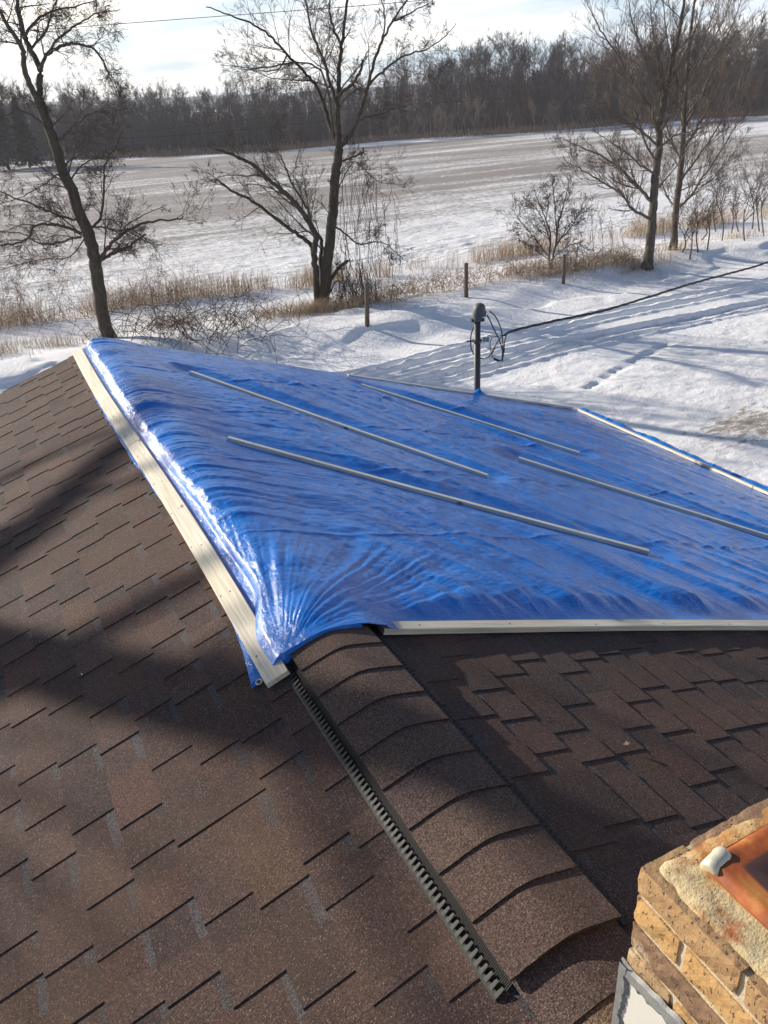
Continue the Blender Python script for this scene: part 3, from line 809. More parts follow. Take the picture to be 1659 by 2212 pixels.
# free hem outside the left board
fr = sstep(.03, 0.0, TX - xl)
TZ += fr * 0.010 * vn(TY * 11, TY * 0, 191)
tarp = grid_obj('tarp', TX, TY, TZ, MAT_TARP)
tag(tarp, 'large glossy blue tarp wrinkled over the roof and ridge', 'tarp')
gc = on_roof(560, 1474, -1, .02)
gm = MB(); a = np.linspace(0, 2 * math.pi, 25)
ringp = [(gc[0] + .0105 * math.cos(q) * CT, gc[1] + .0105 * math.sin(q), gc[2] + .0105 * math.cos(q) * ST + .002) for q in a]
gm.tube(ringp, .0036, 8); gm.build('grommet', MAT_GALV, tarp, smooth=True)
hm = MB(); hm.add([(gc[0] + .009 * math.cos(q) * CT, gc[1] + .009 * math.sin(q), gc[2] + .009 * math.cos(q) * ST + .0015) for q in a[:-1]], [tuple(range(24))]); hm.build('grommet_hole', MAT_RUB, tarp)

def tarp_z(x, y):
    i = np.argmin((TX - x) ** 2 + (TY - y) ** 2); return TZ.ravel()[i]

# ------------------------------------------------------------------ battens
def batten(pa, pb, width, thick, mat, label, s, group='wooden battens nailed over the tarp', seg=14, lift=.0, follow=True, ends=True):
    pa, pb = np.array(pa), np.array(pb); L = np.linalg.norm(pb - pa); c = pa
    nrm = np.array([s * ST, 0, CT]); d = (pb - pa) / L; side = np.cross(nrm, d); side /= np.linalg.norm(side); up_ = np.cross(d, side)
    if up_[2] < 0: up_ = -up_; side = -side
    mb = MB(); v = []; f = []; rb = random.Random(int(L * 1000))
    bow = rb.choice((-1, 1)) * rb.uniform(.006, .014)
    for i in range(seg + 1):
        t_ = i / seg; w = width / 2
        b1 = bow * math.sin(math.pi * t_) ; e = .0022
        for (a_, h_) in ((-w, 0), (-w, thick - e), (-w + e, thick), (w - e, thick), (w, thick - e), (w, 0)):
            v.append((t_ * L, a_ + b1, h_))
        if i:
            for q in range(6): f.append(((i - 1) * 6 + q, (i - 1) * 6 + (q + 1) % 6, i * 6 + (q + 1) % 6, i * 6 + q))
    f.append(tuple(range(5, -1, -1))); f.append(tuple(seg * 6 + q for q in range(6)))
    mb.add(v, f)
    o = mb.build('batten', mat)
    Mx = Matrix.Identity(4)
    for r in range(3):
        Mx[r][0] = d[r]; Mx[r][1] = side[r]; Mx[r][2] = up_[r]; Mx[r][3] = (pa + up_ * lift)[r]
    o.matrix_world = Mx
    tag(o, label, 'batten', group)
    nm = MB()
    k = 0.15
    while k < L - .05:
        for yy in ((-width * .22, width * .25) if width > .07 else (rb.uniform(-.008, .008),)):
            cx_, cy_ = k + rb.uniform(-.02, .02), yy
            aa = np.linspace(0, 2 * math.pi, 9)[:-1]
            nm = MB(); nm.add([(cx_ + .0035 * math.cos(q), cy_ + .0035 * math.sin(q), thick + .0009) for q in aa] + [(cx_ + .0035 * math.cos(q), cy_ + .0035 * math.sin(q), thick - .001) for q in aa],
                   [tuple(range(8))] + [(q, q + 8, (q + 1) % 8 + 8, (q + 1) % 8) for q in range(8)]); no = nm.build('nail_head', MAT_RUB); no.parent = o
        k += 0.40 + rb.uniform(-.05, .05)
    return o
LFT = .022
def lp(x, y): return on_roof(x, y, -1, LFT)
bL0 = (lp(585, 1478) + lp(619.5, 1461)) / 2; bL1 = (lp(280, 967) + lp(303, 955)) / 2; bL2 = (lp(160, 764) + lp(175, 755)) / 2
batten(bL0, bL1, .086, .019, MAT_PINE, 'wide pale board on the left tarp edge, nearer the camera', -1, lift=-.004)
batten(bL1 + np.array([0, .006, 0]), bL2, .086, .019, MAT_PINE, 'wide pale board on the left tarp edge, farther up the roof', -1, lift=-.004)
nb0 = on_roof(829, 1372, 1, .012); nb1 = on_roof(1659, 1363, 1, .012); nd = (nb1 - nb0) / np.linalg.norm(nb1 - nb0)
nb0 = nb0 + np.array([0, .030, 0])
batten(nb0, nb0 + nd * 2.44, .058, .024, MAT_PINE, 'pale batten along the near edge of the tarp above bare shingles', 1)
batten(nb0 + nd * 2.45, nb0 + nd * 4.7, .058, .024, MAT_PINE, 'pale batten at the right frame edge continuing the near tarp edge', 1)
def roofed(p, off): return np.array([p[0], p[1], ZR - T * abs(p[0] - XR) + off])
lab = dict(mid1='long grey batten lying across the middle of the tarp, nearest the camera',
           mid2='grey batten starting near the left board, second from the camera',
           mid3='grey batten high on the tarp below the service mast',
           mid4='grey batten on the right of the tarp running out of frame')
for k_, (a, b_) in BAT.items():
    off = .014
    batten(roofed(a, off), roofed(b_, off), .040, .026, MAT_PINE2, lab[k_], 1, group='grey battens across the tarp')
batten(np.array([EAVE_R - .05, 6.72, R_(EAVE_R - .05) + .020]), np.array([EAVE_R - .05, 4.30, R_(EAVE_R - .05) + .020]), .05, .022, MAT_PINE, 'pale batten along the eave edge of the tarp, far end', 1)
batten(np.array([EAVE_R - .05, 4.29, R_(EAVE_R - .05) + .020]), np.array([EAVE_R - .05, 1.9, R_(EAVE_R - .05) + .020]), .05, .022, MAT_PINE, 'pale batten along the eave edge at the right frame edge', 1)
batten(np.array([2.95, 6.80, R_(2.95) + .020]), np.array([EAVE_R - .08, 6.80, R_(EAVE_R - .08) + .020]), .038, .020, MAT_PINE2, 'dark weathered batten along the far rake behind the mast', 1)

# ------------------------------------------------------------------ service mast
MXp, MYp = 4.47, 6.86
def solve_z(x0, y0, ypix):
    lo, hi = 2.0, 8.0
    for _ in range(40):
        z = (lo + hi) / 2; q = ROT.T @ (np.array([x0, y0, z]) - EYE); yy = 1106 + FPX * q[1] / q[2]
        if yy > ypix: lo = z
        else: hi = z
    return z
zt_ = solve_z(MXp, MYp, 692); zh = solve_z(MXp, MYp, 655); zc = solve_z(MXp, MYp, 737)
mast = empty('service_mast', (MXp, MYp, R_(MXp)), 'dark pipe service mast with rounded weatherhead and looped black cables', 'mast')
mb = MB(); mb.tube([(MXp, MYp, 2.0), (MXp, MYp, zt_ + .01)], .0335, 20); mb.build('pipe', MAT_PIPE, mast, smooth=True)
mb = MB()
hd = []
# rounded hood leaning over to the right
cv = Vector((MXp, MYp, zt_)); rgt = np.array([.891, -.454, 0])
H_ = zh - zt_
for tt, off_, r_ in ((-.06, 0, .040), (0, 0, .044), (.18, .000, .050), (.38, .008, .060), (.58, .018, .066), (.76, .026, .062), (.90, .032, .048), (.97, .034, .030), (1.0, .035, .008)):
    hd.append((np.array([MXp, MYp, zt_ + H_ * tt]) + rgt * off_, r_))
mb.tube([p for p, _ in hd], [r for _, r in hd], 20); mb.build('weatherhead', MAT_HEADM, mast, smooth=True)
mb = MB()
lip = np.array([MXp, MYp, zt_ + H_ * .42]) + rgt * .075
mb.tube([lip + rgt * -.05, lip + rgt * .012 + np.array([0, 0, -.012])], [.045, .03], 12); mb.build('cable_lip', MAT_HEADM, mast, smooth=True)
mb = MB(); mb.tube([(MXp, MYp, zt_ - .012), (MXp, MYp, zt_ + .018)], .042, 18)
for sg in (-1, 1):
    c_ = np.array([MXp, MYp, zt_ + .003]) + rgt * sg * .052
    mb.box(tuple(c_ - .016), tuple(c_ + .016))
mb.build('collar', MAT_PIPE, mast)
mb = MB(); zc_ = zc
mb.tube([(MXp, MYp, zc_ - .022), (MXp, MYp, zc_ + .022)], .038, 18)
q0 = np.array([MXp, MYp, zc_ + .005])
mb.tube([q0 - rgt * .11, q0 + rgt * .05], .009, 8)
mb.build('clamp', MAT_PIPE, mast)
mb = MB(); q1 = q0 + rgt * .085 + np.array([0, -.01, .01])
pf = [(-.035, .016), (-.03, .026), (-.012, .030), (-.004, .020), (.004, .020), (.012, .030), (.03, .026), (.035, .016)]
mb.tube([q1 + rgt * a_ for a_, _ in pf], [b2 for _, b2 in pf], 14); mb.build('insulator', MAT_GALV, mast, smooth=True)
def mp(x, y, dep=0.0):
    return on_depth(x, y, MXp * FW[0] + MYp * FW[1] + dep)
def spline(pts, n=8):
    pts = [np.array(p, float) for p in pts]; P = [2 * pts[0] - pts[1]] + pts + [2 * pts[-1] - pts[-2]]; out = []
    for i in range(1, len(P) - 2):
        for k in range(n):
            t_ = k / n
            out.append(.5 * ((2 * P[i]) + (-P[i - 1] + P[i + 1]) * t_ + (2 * P[i - 1] - 5 * P[i] + 4 * P[i + 1] - P[i + 2]) * t_ ** 2 + (-P[i - 1] + 3 * P[i] - 3 * P[i + 1] + P[i + 2]) * t_ ** 3))
    out.append(pts[-1]); return out
def Zp(x, y): return (929 + x * .16, 630.4 + y * .16)            # reading of the enlarged detail
loops = [[(805, 262, .02), (880, 330, .03), (935, 440, .04), (970, 560, .04), (982, 700, .03), (975, 850, .0), (975, 940, .0)],
         [(768, 312, .0), (815, 400, -.03), (870, 520, -.05), (930, 640, -.05), (970, 760, -.03), (985, 880, .0), (935, 930, .02), (860, 905, .03)],
         [(628, 400, .03), (570, 520, .05), (548, 640, .06), (560, 780, .06), (628, 880, .06), (715, 902, .05), (790, 870, .0), (850, 790, -.02), (900, 690, -.02), (960, 615, .0), (1010, 580, .0)],
         [(1030, 585, .0), (1005, 680, .0), (995, 780, .0), (988, 860, .0), (975, 930, .0)],
         [(838, 615, .0), (812, 690, .02), (815, 790, .03), (850, 890, .03)],
         [(835, 612, .0), (920, 600, .0), (1010, 580, .0)], [(770, 598, 0), (800, 590, 0), (835, 612, 0)]]
for i, lpz in enumerate(loops):
    mb = MB(); pts = spline([mp(*Zp(x, y), dep) for x, y, dep in lpz], 7)
    mb.tube(pts, .0065 if i < 4 else .0042, 7); mb.build('cable_loop', MAT_RUB, mast, smooth=True)
mb = MB()
for a, b_ in (((872, 745), (825, 835)), ((995, 760), (990, 820)), ((855, 900), (925, 932))):
    mb = MB(); mb.tube([mp(*Zp(*a)), mp(*Zp(*b_))], .0125, 8); mb.build('cable_splice', MAT_RUB, mast)


# the twisted drop cable
cpts = [(*Zp(1005, 580), 0), (1110, 714, .15), (1190, 695, .5), (1300, 672, 1.1), (1400, 642, 1.8), (1500, 611, 2.6), (1600, 584, 3.4), (1659, 566, 3.9), (1900, 480, 6.5), (2200, 360, 11)]
ctr = np.array(spline([mp(x, y, d2) for x, y, d2 in cpts], 60))
L = np.concatenate([[0], np.cumsum(np.linalg.norm(np.diff(ctr, axis=0), axis=1))])
n_ = int(L[-1] / .03); ss = np.linspace(0, L[-1], n_); C3 = np.stack([np.interp(ss, L, ctr[:, k]) for k in range(3)], 1)
mb = MB()
for ph in range(3):
    a = ss / .55 * 2 * math.pi + ph * 2.094
    off = np.stack([0.0 * a, 0.0 * a, np.sin(a) * .008], 1) + np.cos(a)[:, None] * .008 * np.array([.4, .9, 0])
    mb.tube(C3 + off, .0085 if ph else .006, 5)
tag(mb.build('drop_cable', MAT_RUB, smooth=True), 'twisted black service cable running from the mast to the right', 'cable')
def wire(name, pts, depth, r, label):
    c = spline([on_depth(x, y, dd) for (x, y), dd in zip(pts, depth)], 12); mb = MB(); mb.tube(c, r, 5)
    tag(mb.build('overhead_wire', MAT_RUB, smooth=True), label, 'wire')
wire('w', [(-300, 84), (70, 65), (250, 52), (450, 37), (665, 21), (830, 8), (1100, -18)], [30, 30, 30, 30, 30, 30, 30], .010, 'thin dark wire crossing the sky high behind the treetops')
wire('w', [(-300, 345), (0, 318), (250, 300), (420, 290), (700, 262)], [30] * 5, .006, 'faint wire crossing in front of the far wood, lower one')
wire('w', [(-300, 276), (0, 282), (130, 287), (300, 284), (700, 240), (1100, 212)], [30] * 6, .005, 'faint wire crossing in front of the far wood, upper one')

# ------------------------------------------------------------------ trees
def unit(v): return v / (np.linalg.norm(v) + 1e-9)
def grow(mb, p, d, L, r, lev, R, up=0.25, wob=0.22, kids=(6, 6, 5), rmin=0.0025, ratio=0.42, spread=0.8, droop=0.0):
    n = 6 if lev == 0 else (5 if lev == 1 else 4)
    pts = [p]; dd = unit(d); st = L / (n - 1)
    for i in range(n - 1):
        dd = unit(dd + R.normal(0, wob, 3) * (0.8 if lev else .6) + np.array([0, 0, up * .25 - droop * (i / n)]))
        pts.append(pts[-1] + dd * st)
    pts = np.array(pts); rad = np.linspace(r, max(r * .30, rmin), n)
    mb.tube(pts, rad, 5 if r > .03 else (4 if r > .012 else 3), cap=False)
    if lev < len(kids):
        for k in range(kids[lev]):
            t_ = R.uniform(.18, 1.0) * (n - 1); i = min(int(t_), n - 2); f = t_ - i
            q = pts[i] * (1 - f) + pts[i + 1] * f; tang = unit(pts[i + 1] - pts[i])
            perp = unit(np.cross(tang, R.normal(0, 1, 3)))
            nd_ = unit(tang * R.uniform(.6, 1.0) + perp * spread * R.uniform(.5, 1.1) + np.array([0, 0, up * .5]))
            frac = 1 - .55 * t_ / (n - 1)
            grow(mb, q, nd_, L * ratio * R.uniform(.6, 1.25) * (0.6 + frac * .6), max(rad[i] * .55, rmin), lev + 1, R, up, wob * 1.1, kids, rmin, ratio, spread, droop)
def limb3(pts, depth0, drift, R, z0=None):
    out = []; n = len(pts)
    for i, (x, y) in enumerate(pts): out.append(on_depth(x, y, depth0 + drift * i / (n - 1)))
    return np.array(out)
def tree(name, label, cat, base, limbs, mats, seed, kids, group=None, scale=.5, ox=0, oy=0, up=.2, Lk=.4, rmin=.004, spread=.8, ratio=.45, dens=1.0, droop=0.0, wob=.22, extra=0):
    """limbs: (points, r0, r1, depth drift, is trunk)"""
    R = np.random.RandomState(seed)
    root = empty(name, base, label, cat, group)
    dep = base[0] * FW[0] + base[1] * FW[1]
    tr, cr_ = MB(), MB()
    for li, (pts, r0, r1, drift, d0, istr) in enumerate(limbs):
        pp = [(ox + x * scale, oy + y * scale) for x, y in pts]
        P = limb3(pp, dep + d0, drift, R)
        if istr == 2: P[0] = base; 
        S = np.array(spline(P, 5)); n = len(S); rad = np.linspace(r0, r1, n) * .88
        S[1:-1] += R.normal(0, .012, (n - 2, 3)) * (r0 > .02)
        if istr == 2: rad[:3] = rad[:3] * np.array([1.45, 1.2, 1.08])
        (tr if istr else cr_).tube(S, rad, 10 if istr else 6)
        L = np.linalg.norm(np.diff(S, axis=0), axis=1).sum()
        nk = int(L * dens * (4.2 if not istr else 1.6)) + 2 + extra
        for k in range(nk):
            t_ = R.uniform(.25 if istr else .12, 1.0) * (n - 1); i = min(int(t_), n - 2)
            if istr == 2 and t_ < .45 * n and R.rand() < .7: continue
            q = S[i]; tang = unit(S[min(i + 1, n - 1)] - S[i]); perp = unit(np.cross(tang, R.normal(0, 1, 3)))
            nd_ = unit(tang * R.uniform(.5, 1) + perp * spread + np.array([0, 0, up * .4]))
            grow(cr_, q, nd_, L * Lk * (.55 if istr == 2 else 1) * R.uniform(.35, 1.0) * (1.15 - .6 * t_ / n), min(max(rad[i] * .42, rmin * 1.6), .022 if istr else .05), 0, R, up, wob, kids, rmin, ratio, spread, droop)
    tr.build('trunk', mats[0], root, smooth=True); cr_.build('crown', mats[1], root)
    return root

# tree behind the roof peak, left
bL = on_z(243, 752, 0.0)
limbsL = [
 ([(470, 1480), (440, 1350), (420, 1200), (405, 1100), (380, 1010), (345, 920), (310, 820), (270, 730), (235, 620), (200, 520), (175, 440)], .205, .120, .0, 0, 2),
 ([(200, 520), (160, 430), (125, 360), (105, 290), (100, 220), (60, 150), (10, 70), (-30, 0), (-60, -80)], .095, .03, -1.5, 0, 1),
 ([(175, 440), (170, 370), (172, 290), (130, 215), (105, 150), (80, 60), (70, -40), (80, -140)], .10, .04, 1.0, 0, 1),
 ([(172, 300), (200, 240), (250, 205), (310, 190), (380, 200), (430, 240), (460, 300), (480, 350)], .055, .015, -1.0, 0, 0),
 ([(190, 260), (240, 180), (300, 130), (360, 90), (420, 60), (520, 40)], .04, .01, -1.5, 0, 0),
 ([(105, 160), (150, 90), (220, 50), (320, 30), (420, 0)], .045, .012, 1.0, 0, 0),
 ([(130, 215), (200, 130), (230, 40), (260, -60)], .04, .015, 1.0, 0, 0),
 ([(430, 1135), (455, 1085), (490, 1045), (540, 1005), (610, 968), (690, 952), (770, 948), (792, 935)], .060, .018, -.6, 0, 0),
 ([(425, 1130), (480, 1100), (540, 1075), (590, 1040), (630, 1012)], .065, .03, .6, 0, 0),
 ([(390, 985), (430, 950), (445, 880), (450, 780), (460, 700), (500, 640), (530, 560)], .045, .012, .8, 0, 0),
 ([(385, 975), (460, 985), (520, 1000), (560, 960), (640, 920), (720, 885)], .030, .008, -.6, 0, 0),
 ([(350, 1010), (300, 985), (240, 972), (180, 970), (140, 985), (130, 1020), (80, 1050), (0, 1060), (-60, 1090)], .050, .02, -1.5, 0, 0),
 ([(350, 1022), (310, 1030), (260, 1048), (180, 1055), (100, 1010), (0, 1000)], .040, .012, .5, 0, 0),
 ([(370, 960), (300, 945), (220, 915), (120, 875), (40, 845), (-60, 800)], .040, .015, -1.0, 0, 0),
 ([(320, 850), (260, 760), (200, 790), (100, 850), (0, 880)], .030, .008, -1, 0, 0),
 ([(240, 620), (300, 560), (380, 500), (470, 480), (560, 470)], .035, .008, -1.0, 0, 0),
 ([(300, 800), (330, 740), (380, 700), (450, 680), (540, 690)], .03, .008, .6, 0, 0),
 ([(230, 600), (170, 520), (90, 480), (20, 500), (-40, 520)], .035, .012, -1, 0, 0),
 ([(380, 1010), (300, 1110), (180, 1120), (60, 1150), (-20, 1170)], .02, .006, -1, 0, 0),
]
tree('bare_tree', 'dark bare tree rising just behind the roof peak', 'tree', bL, limbsL, (MAT_BARK, MAT_TWIG), 101, (5, 5, 3), up=.05, Lk=.46, rmin=.0030, dens=1.0, ratio=.5, wob=.20, droop=.10)

bM = gpt(695, 668)
limbsM = [
 ([(1402, 1340), (1405, 1250), (1412, 1150), (1425, 1040), (1435, 950), (1442, 850), (1450, 750), (1462, 680), (1466, 640)], .20, .135, 0, 0, 2),
 ([(1372, 1320), (1365, 1200), (1358, 1100), (1362, 1030), (1345, 970), (1300, 910), (1260, 860), (1210, 818), (1150, 765), (1090, 712), (1010, 672), (930, 645)], .12, .035, -1.2, .1, 1),
 ([(1360, 1150), (1340, 1060), (1280, 1010), (1190, 942), (1110, 880), (1015, 832), (960, 792), (930, 770)], .075, .025, 1.2, 0, 1),
 ([(1390, 1250), (1385, 1120), (1390, 1040), (1350, 985), (1335, 920), (1290, 840), (1250, 770), (1225, 700), (1190, 640)], .075, .015, .8, .1, 0),
 ([(1466, 645), (1462, 560), (1458, 480), (1462, 380), (1465, 300), (1475, 200), (1490, 90), (1500, -20), (1510, -120)], .100, .028, .3, 0, 1),
 ([(1466, 640), (1505, 595), (1545, 520), (1572, 440), (1592, 360), (1620, 260), (1650, 180), (1700, 80), (1760, 0)], .075, .022, -1.2, 0, 1),
 ([(1464, 640), (1435, 570), (1405, 470), (1375, 390), (1325, 320), (1240, 235), (1160, 150), (1080, 100), (990, 65), (890, 30)], .070, .015, 1.2, 0, 1),
 ([(1458, 470), (1420, 330), (1390, 240), (1350, 150), (1325, 20), (1310, -80)], .055, .018, 1.2, 0, 0),
 ([(1455, 420), (1490, 390), (1530, 355), (1555, 310), (1568, 258)], .060, .035, -.5, 0, 0),
 ([(1440, 580), (1400, 330), (1300, 270), (1150, 290), (1050, 290), (950, 280)], .035, .008, -1, 0, 0),
 ([(1240, 235), (1200, 300), (1120, 305), (1050, 300)], .03, .008, 1, 0, 0),
 ([(1590, 370), (1640, 320), (1700, 270), (1780, 230), (1850, 210), (1930, 150), (1970, 100)], .040, .008, -1, 0, 0),
 ([(1545, 520), (1620, 500), (1700, 470), (1760, 462)], .03, .008, 1, 0, 0),
 ([(1475, 200), (1440, 120), (1425, 60), (1430, -40)], .040, .02, -1, 0, 0),
 ([(1650, 180), (1660, 80), (1640, -40)], .03, .01, 1, 0, 0),
 ([(1700, 90), (1790, 50), (1870, 0)], .03, .008, -.6, 0, 0),
 ([(1480, 695), (1520, 680), (1560, 665), (1572, 655)], .035, .02, -.3, 0, 0),
 ([(1430, 1205), (1462, 1160), (1490, 1135), (1502, 1128)], .065, .045, -.3, 0, 1),
 ([(1440, 975), (1480, 1000), (1520, 1035), (1560, 1055), (1620, 1045), (1680, 1060), (1720, 1100), (1760, 1130)], .035, .010, -.6, 0, 0),
 ([(1440, 850), (1480, 780), (1530, 700), (1600, 760), (1660, 790), (1750, 800)], .022, .006, -.8, 0, 0),
 ([(1420, 1270), (1460, 1210), (1495, 1250), (1480, 1280), (1430, 1270)], .025, .012, -.4, 0, 0),
]
tree('bare_tree', 'bare tree with several trunks and long drooping limbs in mid picture', 'tree', bM, limbsM, (MAT_BARK, MAT_TWIG), 202, (5, 5, 3), up=.12, Lk=.42, rmin=.0030, dens=1.0, ratio=.5, wob=.19, droop=.12)

# two maples at right
b1 = gpt(1398, 581)
O2 = dict(ox=829.5, oy=0)
lm1 = [([(1138, 1160), (1147, 1080), (1158, 960), (1165, 860), (1174, 760), (1188, 650), (1190, 560), (1200, 480), (1222, 390), (1240, 300), (1262, 200), (1285, 90), (1300, -30), (1315, -140)], .185, .03, .3, 0, 2),
 ([(1140, 942), (1075, 905), (1025, 835), (940, 785), (860, 735), (790, 700)], .055, .010, -2, 0, 0),
 ([(1150, 865), (1095, 805), (1030, 740), (950, 680), (860, 640), (770, 600)], .075, .010, 1.5, 0, 0),
 ([(1172, 750), (1110, 715), (1050, 660), (980, 615), (900, 560)], .04, .008, -1, 0, 0),
 ([(1178, 625), (1120, 570), (1040, 520), (960, 470), (890, 420), (830, 350)], .045, .008, -1, 0, 0),
 ([(1188, 580), (1150, 470), (1090, 380), (1030, 270), (950, 150), (890, 40), (860, -30)], .06, .01, 1.5, 0, 0),
 ([(1195, 520), (1165, 380), (1120, 240), (1075, 100), (1050, -40)], .06, .012, -1, 0, 0),
 ([(1215, 400), (1190, 260), (1160, 120), (1150, -30)], .05, .012, 1, 0, 0),
 ([(1190, 640), (1250, 590), (1320, 570), (1400, 540)], .04, .008, -1.5, 0, 0),
 ([(1196, 560), (1270, 460), (1340, 330), (1400, 210), (1470, 80), (1520, -40)], .06, .01, -1.5, 0, 0),
 ([(1230, 370), (1290, 250), (1350, 120), (1390, -30)], .05, .01, 1, 0, 0),
 ([(1168, 830), (1230, 760), (1290, 680), (1350, 560)], .03, .008, 1.5, 0, 0),
 ([(1180, 700), (1130, 620), (1090, 500), (1010, 400), (930, 330), (840, 250)], .04, .008, .5, 0, 0)]
tree('bare_maple', 'tall bare maple with thick trunk, left one of the pair at the fence', 'tree', b1, lm1, (MAT_MAPLE, MAT_MTWIG), 303, (5, 5, 1), scale=.5, up=.32, Lk=.38, rmin=.0031, spread=.65, dens=1.75, wob=.16, group='bare maples at the fence', **O2)
b2 = gpt(1455, 542)
lm2 = [([(1250, 1085), (1255, 980), (1265, 870), (1278, 760), (1290, 650), (1296, 540), (1302, 420), (1312, 300), (1322, 180), (1338, 50), (1350, -90)], .15, .03, 0, 0, 2),
 ([(1262, 905), (1320, 850), (1380, 765), (1450, 660), (1530, 530), (1600, 400)], .05, .008, -1.5, 0, 0),
 ([(1262, 900), (1220, 840), (1190, 760), (1150, 690)], .04, .008, 1.5, 0, 0),
 ([(1275, 790), (1340, 700), (1410, 600), (1500, 450), (1600, 300)], .05, .008, 1.5, 0, 0),
 ([(1290, 650), (1360, 540), (1440, 400), (1530, 250), (1620, 120)], .05, .008, -1.5, 0, 0),
 ([(1295, 560), (1370, 420), (1440, 250), (1510, 90), (1560, -40)], .05, .01, 1.5, 0, 0),
 ([(1300, 450), (1260, 330), (1230, 200), (1210, 60), (1200, -60)], .05, .01, 1.5, 0, 0),
 ([(1285, 700), (1240, 600), (1200, 480), (1150, 350)], .04, .008, -1.5, 0, 0),
 ([(1310, 330), (1370, 200), (1420, 60), (1450, -60)], .04, .01, -1, 0, 0),
 ([(1270, 830), (1330, 800), (1400, 790), (1480, 700), (1560, 600)], .03, .006, 1.5, 0, 0),
 ([(1298, 520), (1400, 380), (1520, 300), (1640, 200)], .035, .006, 2, 0, 0)]
tree('bare_maple', 'tall bare maple with slimmer trunk, right one of the pair at the fence', 'tree', b2, lm2, (MAT_MAPLE, MAT_MTWIG), 404, (5, 5, 1), scale=.5, up=.32, Lk=.38, rmin=.0031, spread=.65, dens=1.75, wob=.16, group='bare maples at the fence', **O2)

# bush of crossing stems
bb = gpt(1188, 578)
lb = [([(715, 1155), (715, 1090), (720, 1020), (700, 950), (670, 880), (650, 820)], .045, .010, -.5, 0, 1),
      ([(720, 1155), (740, 1060), (750, 980), (770, 900), (790, 830), (800, 790)], .045, .010, .6, 0, 1),
      ([(712, 1110), (660, 1040), (610, 980), (570, 930), (555, 890)], .025, .006, -.8, 0, 0), ([(722, 1060), (690, 960), (640, 880), (600, 850)], .025, .006, .8, 0, 0),
      ([(740, 1060), (800, 990), (840, 930), (860, 880)], .025, .006, -.6, 0, 0), ([(745, 1010), (740, 900), (730, 820), (725, 780)], .025, .006, .3, 0, 0),
      ([(700, 950), (710, 860), (690, 790)], .02, .006, -.5, 0, 0), ([(715, 1130), (770, 1080), (830, 1050), (880, 1080)], .02, .006, .5, 0, 0),
      ([(712, 1120), (650, 1080), (600, 1040), (570, 1000)], .018, .005, .5, 0, 0), ([(735, 1080), (810, 960), (870, 910), (890, 900)], .018, .005, .9, 0, 0)]
tree('shrub', 'rounded dark twiggy shrub on two stems beside the fence post', 'shrub', bb, lb, (MAT_BARK, MAT_TWIG), 505, (4, 4), scale=.5, up=.15, Lk=.40, rmin=.0038, spread=.9, dens=3.0, wob=.3, extra=3, **O2)

# sumac thicket, each stem its own
SUM = [(1640, 500, 350), (1608, 520, 395), (1580, 505, 400), (1560, 520, 380), (1546, 500, 420), (1528, 540, 415), (1508, 545, 430), (1490, 560, 440), (1474, 545, 470), (1449, 512, 420), (1625, 495, 330), (1650, 510, 370), (1595, 500, 440), (1515, 520, 470)]
SDESC = ['against the right frame edge, tallest', 'crooked with a wide top, second from the right edge', 'straight and dark, in the middle of the right thicket', 'forked low, in the right thicket', 'thin, behind the forked one in the thicket', 'leaning left over the snow', 'short and bent with curly twigs', 'leaning, near the right maple', 'low and thin, just right of the right maple', 'slim, rising beside the right maple trunk', 'with a dense top close to the frame edge', 'cut by the right frame edge', 'short, between two taller stems', 'low, at the left end of the thicket']
for i, (x, y, yt) in enumerate(SUM):
    R = np.random.RandomState(600 + i); b_ = gpt(x, y); dep = b_[:2] @ FW[:2]
    top = on_depth(x + R.uniform(-12, 18), yt, dep); H = top[2] - b_[2]
    root = empty('sumac', b_, 'bare sumac stem ' + SDESC[i], 'shrub', 'sumac stems at the field edge')
    tr, cr_ = MB(), MB(); mid = (b_ + top) / 2 + np.array([R.uniform(-.2, .2), 0, 0])
    S = np.array(spline([b_, b_ * .72 + top * .28 + R.normal(0, .05, 3), mid * .5 + (b_ * .4 + top * .6) * .5], 4)); tr.tube(S, np.linspace(.032, .020, len(S)), 6)
    for k in range(4 + R.randint(3)):
        q = S[R.randint(len(S) // 2, len(S))]; d_2 = unit(np.array([R.normal(0, .45), R.normal(0, .45), 1.0]))
        grow(cr_, q, d_2, H * R.uniform(.45, .75), .016, 0, R, .45, .30, (5, 4, 2), .004, .45, .9)
    tr.build('trunk', MAT_MTWIG, root, smooth=True); cr_.build('crown', MAT_MTWIG, root)
# slender saplings in the grass between shrub and maples
SAP = [(1283, 560, 450), (1262, 585, 480), (1302, 575, 470), (1242, 590, 520), (1385, 520, 440), (1370, 535, 470), (1224, 600, 520), (1437, 535, 470), (1348, 545, 500), (1320, 560, 490)]
for i, (x, y, yt) in enumerate(SAP):
    R = np.random.RandomState(700 + i); b_ = gpt(x, y - 14); dep = b_[:2] @ FW[:2]; top = on_depth(x + R.uniform(-8, 8), yt, dep); H = top[2] - b_[2]
    root = empty('sapling', b_, 'slender bare sapling standing in the snow left of the maples', 'sapling', 'saplings left of the maples')
    cr_, tr = MB(), MB(); tr.tube([b_, (b_ + top) / 2 + R.normal(0, .04, 3), top], [.014, .009, .004], 5)
    for k in range(7): 
        f = R.uniform(.3, .95); grow(cr_, b_ + (top - b_) * f, unit(np.array([R.normal(0, .6), R.normal(0, .6), 1])), H * .38, .006, 0, R, .5, .2, (3, 2), .0035, .45, .7)
    tr.build('trunk', MAT_MTWIG, root); cr_.build('crown', MAT_MTWIG, root)

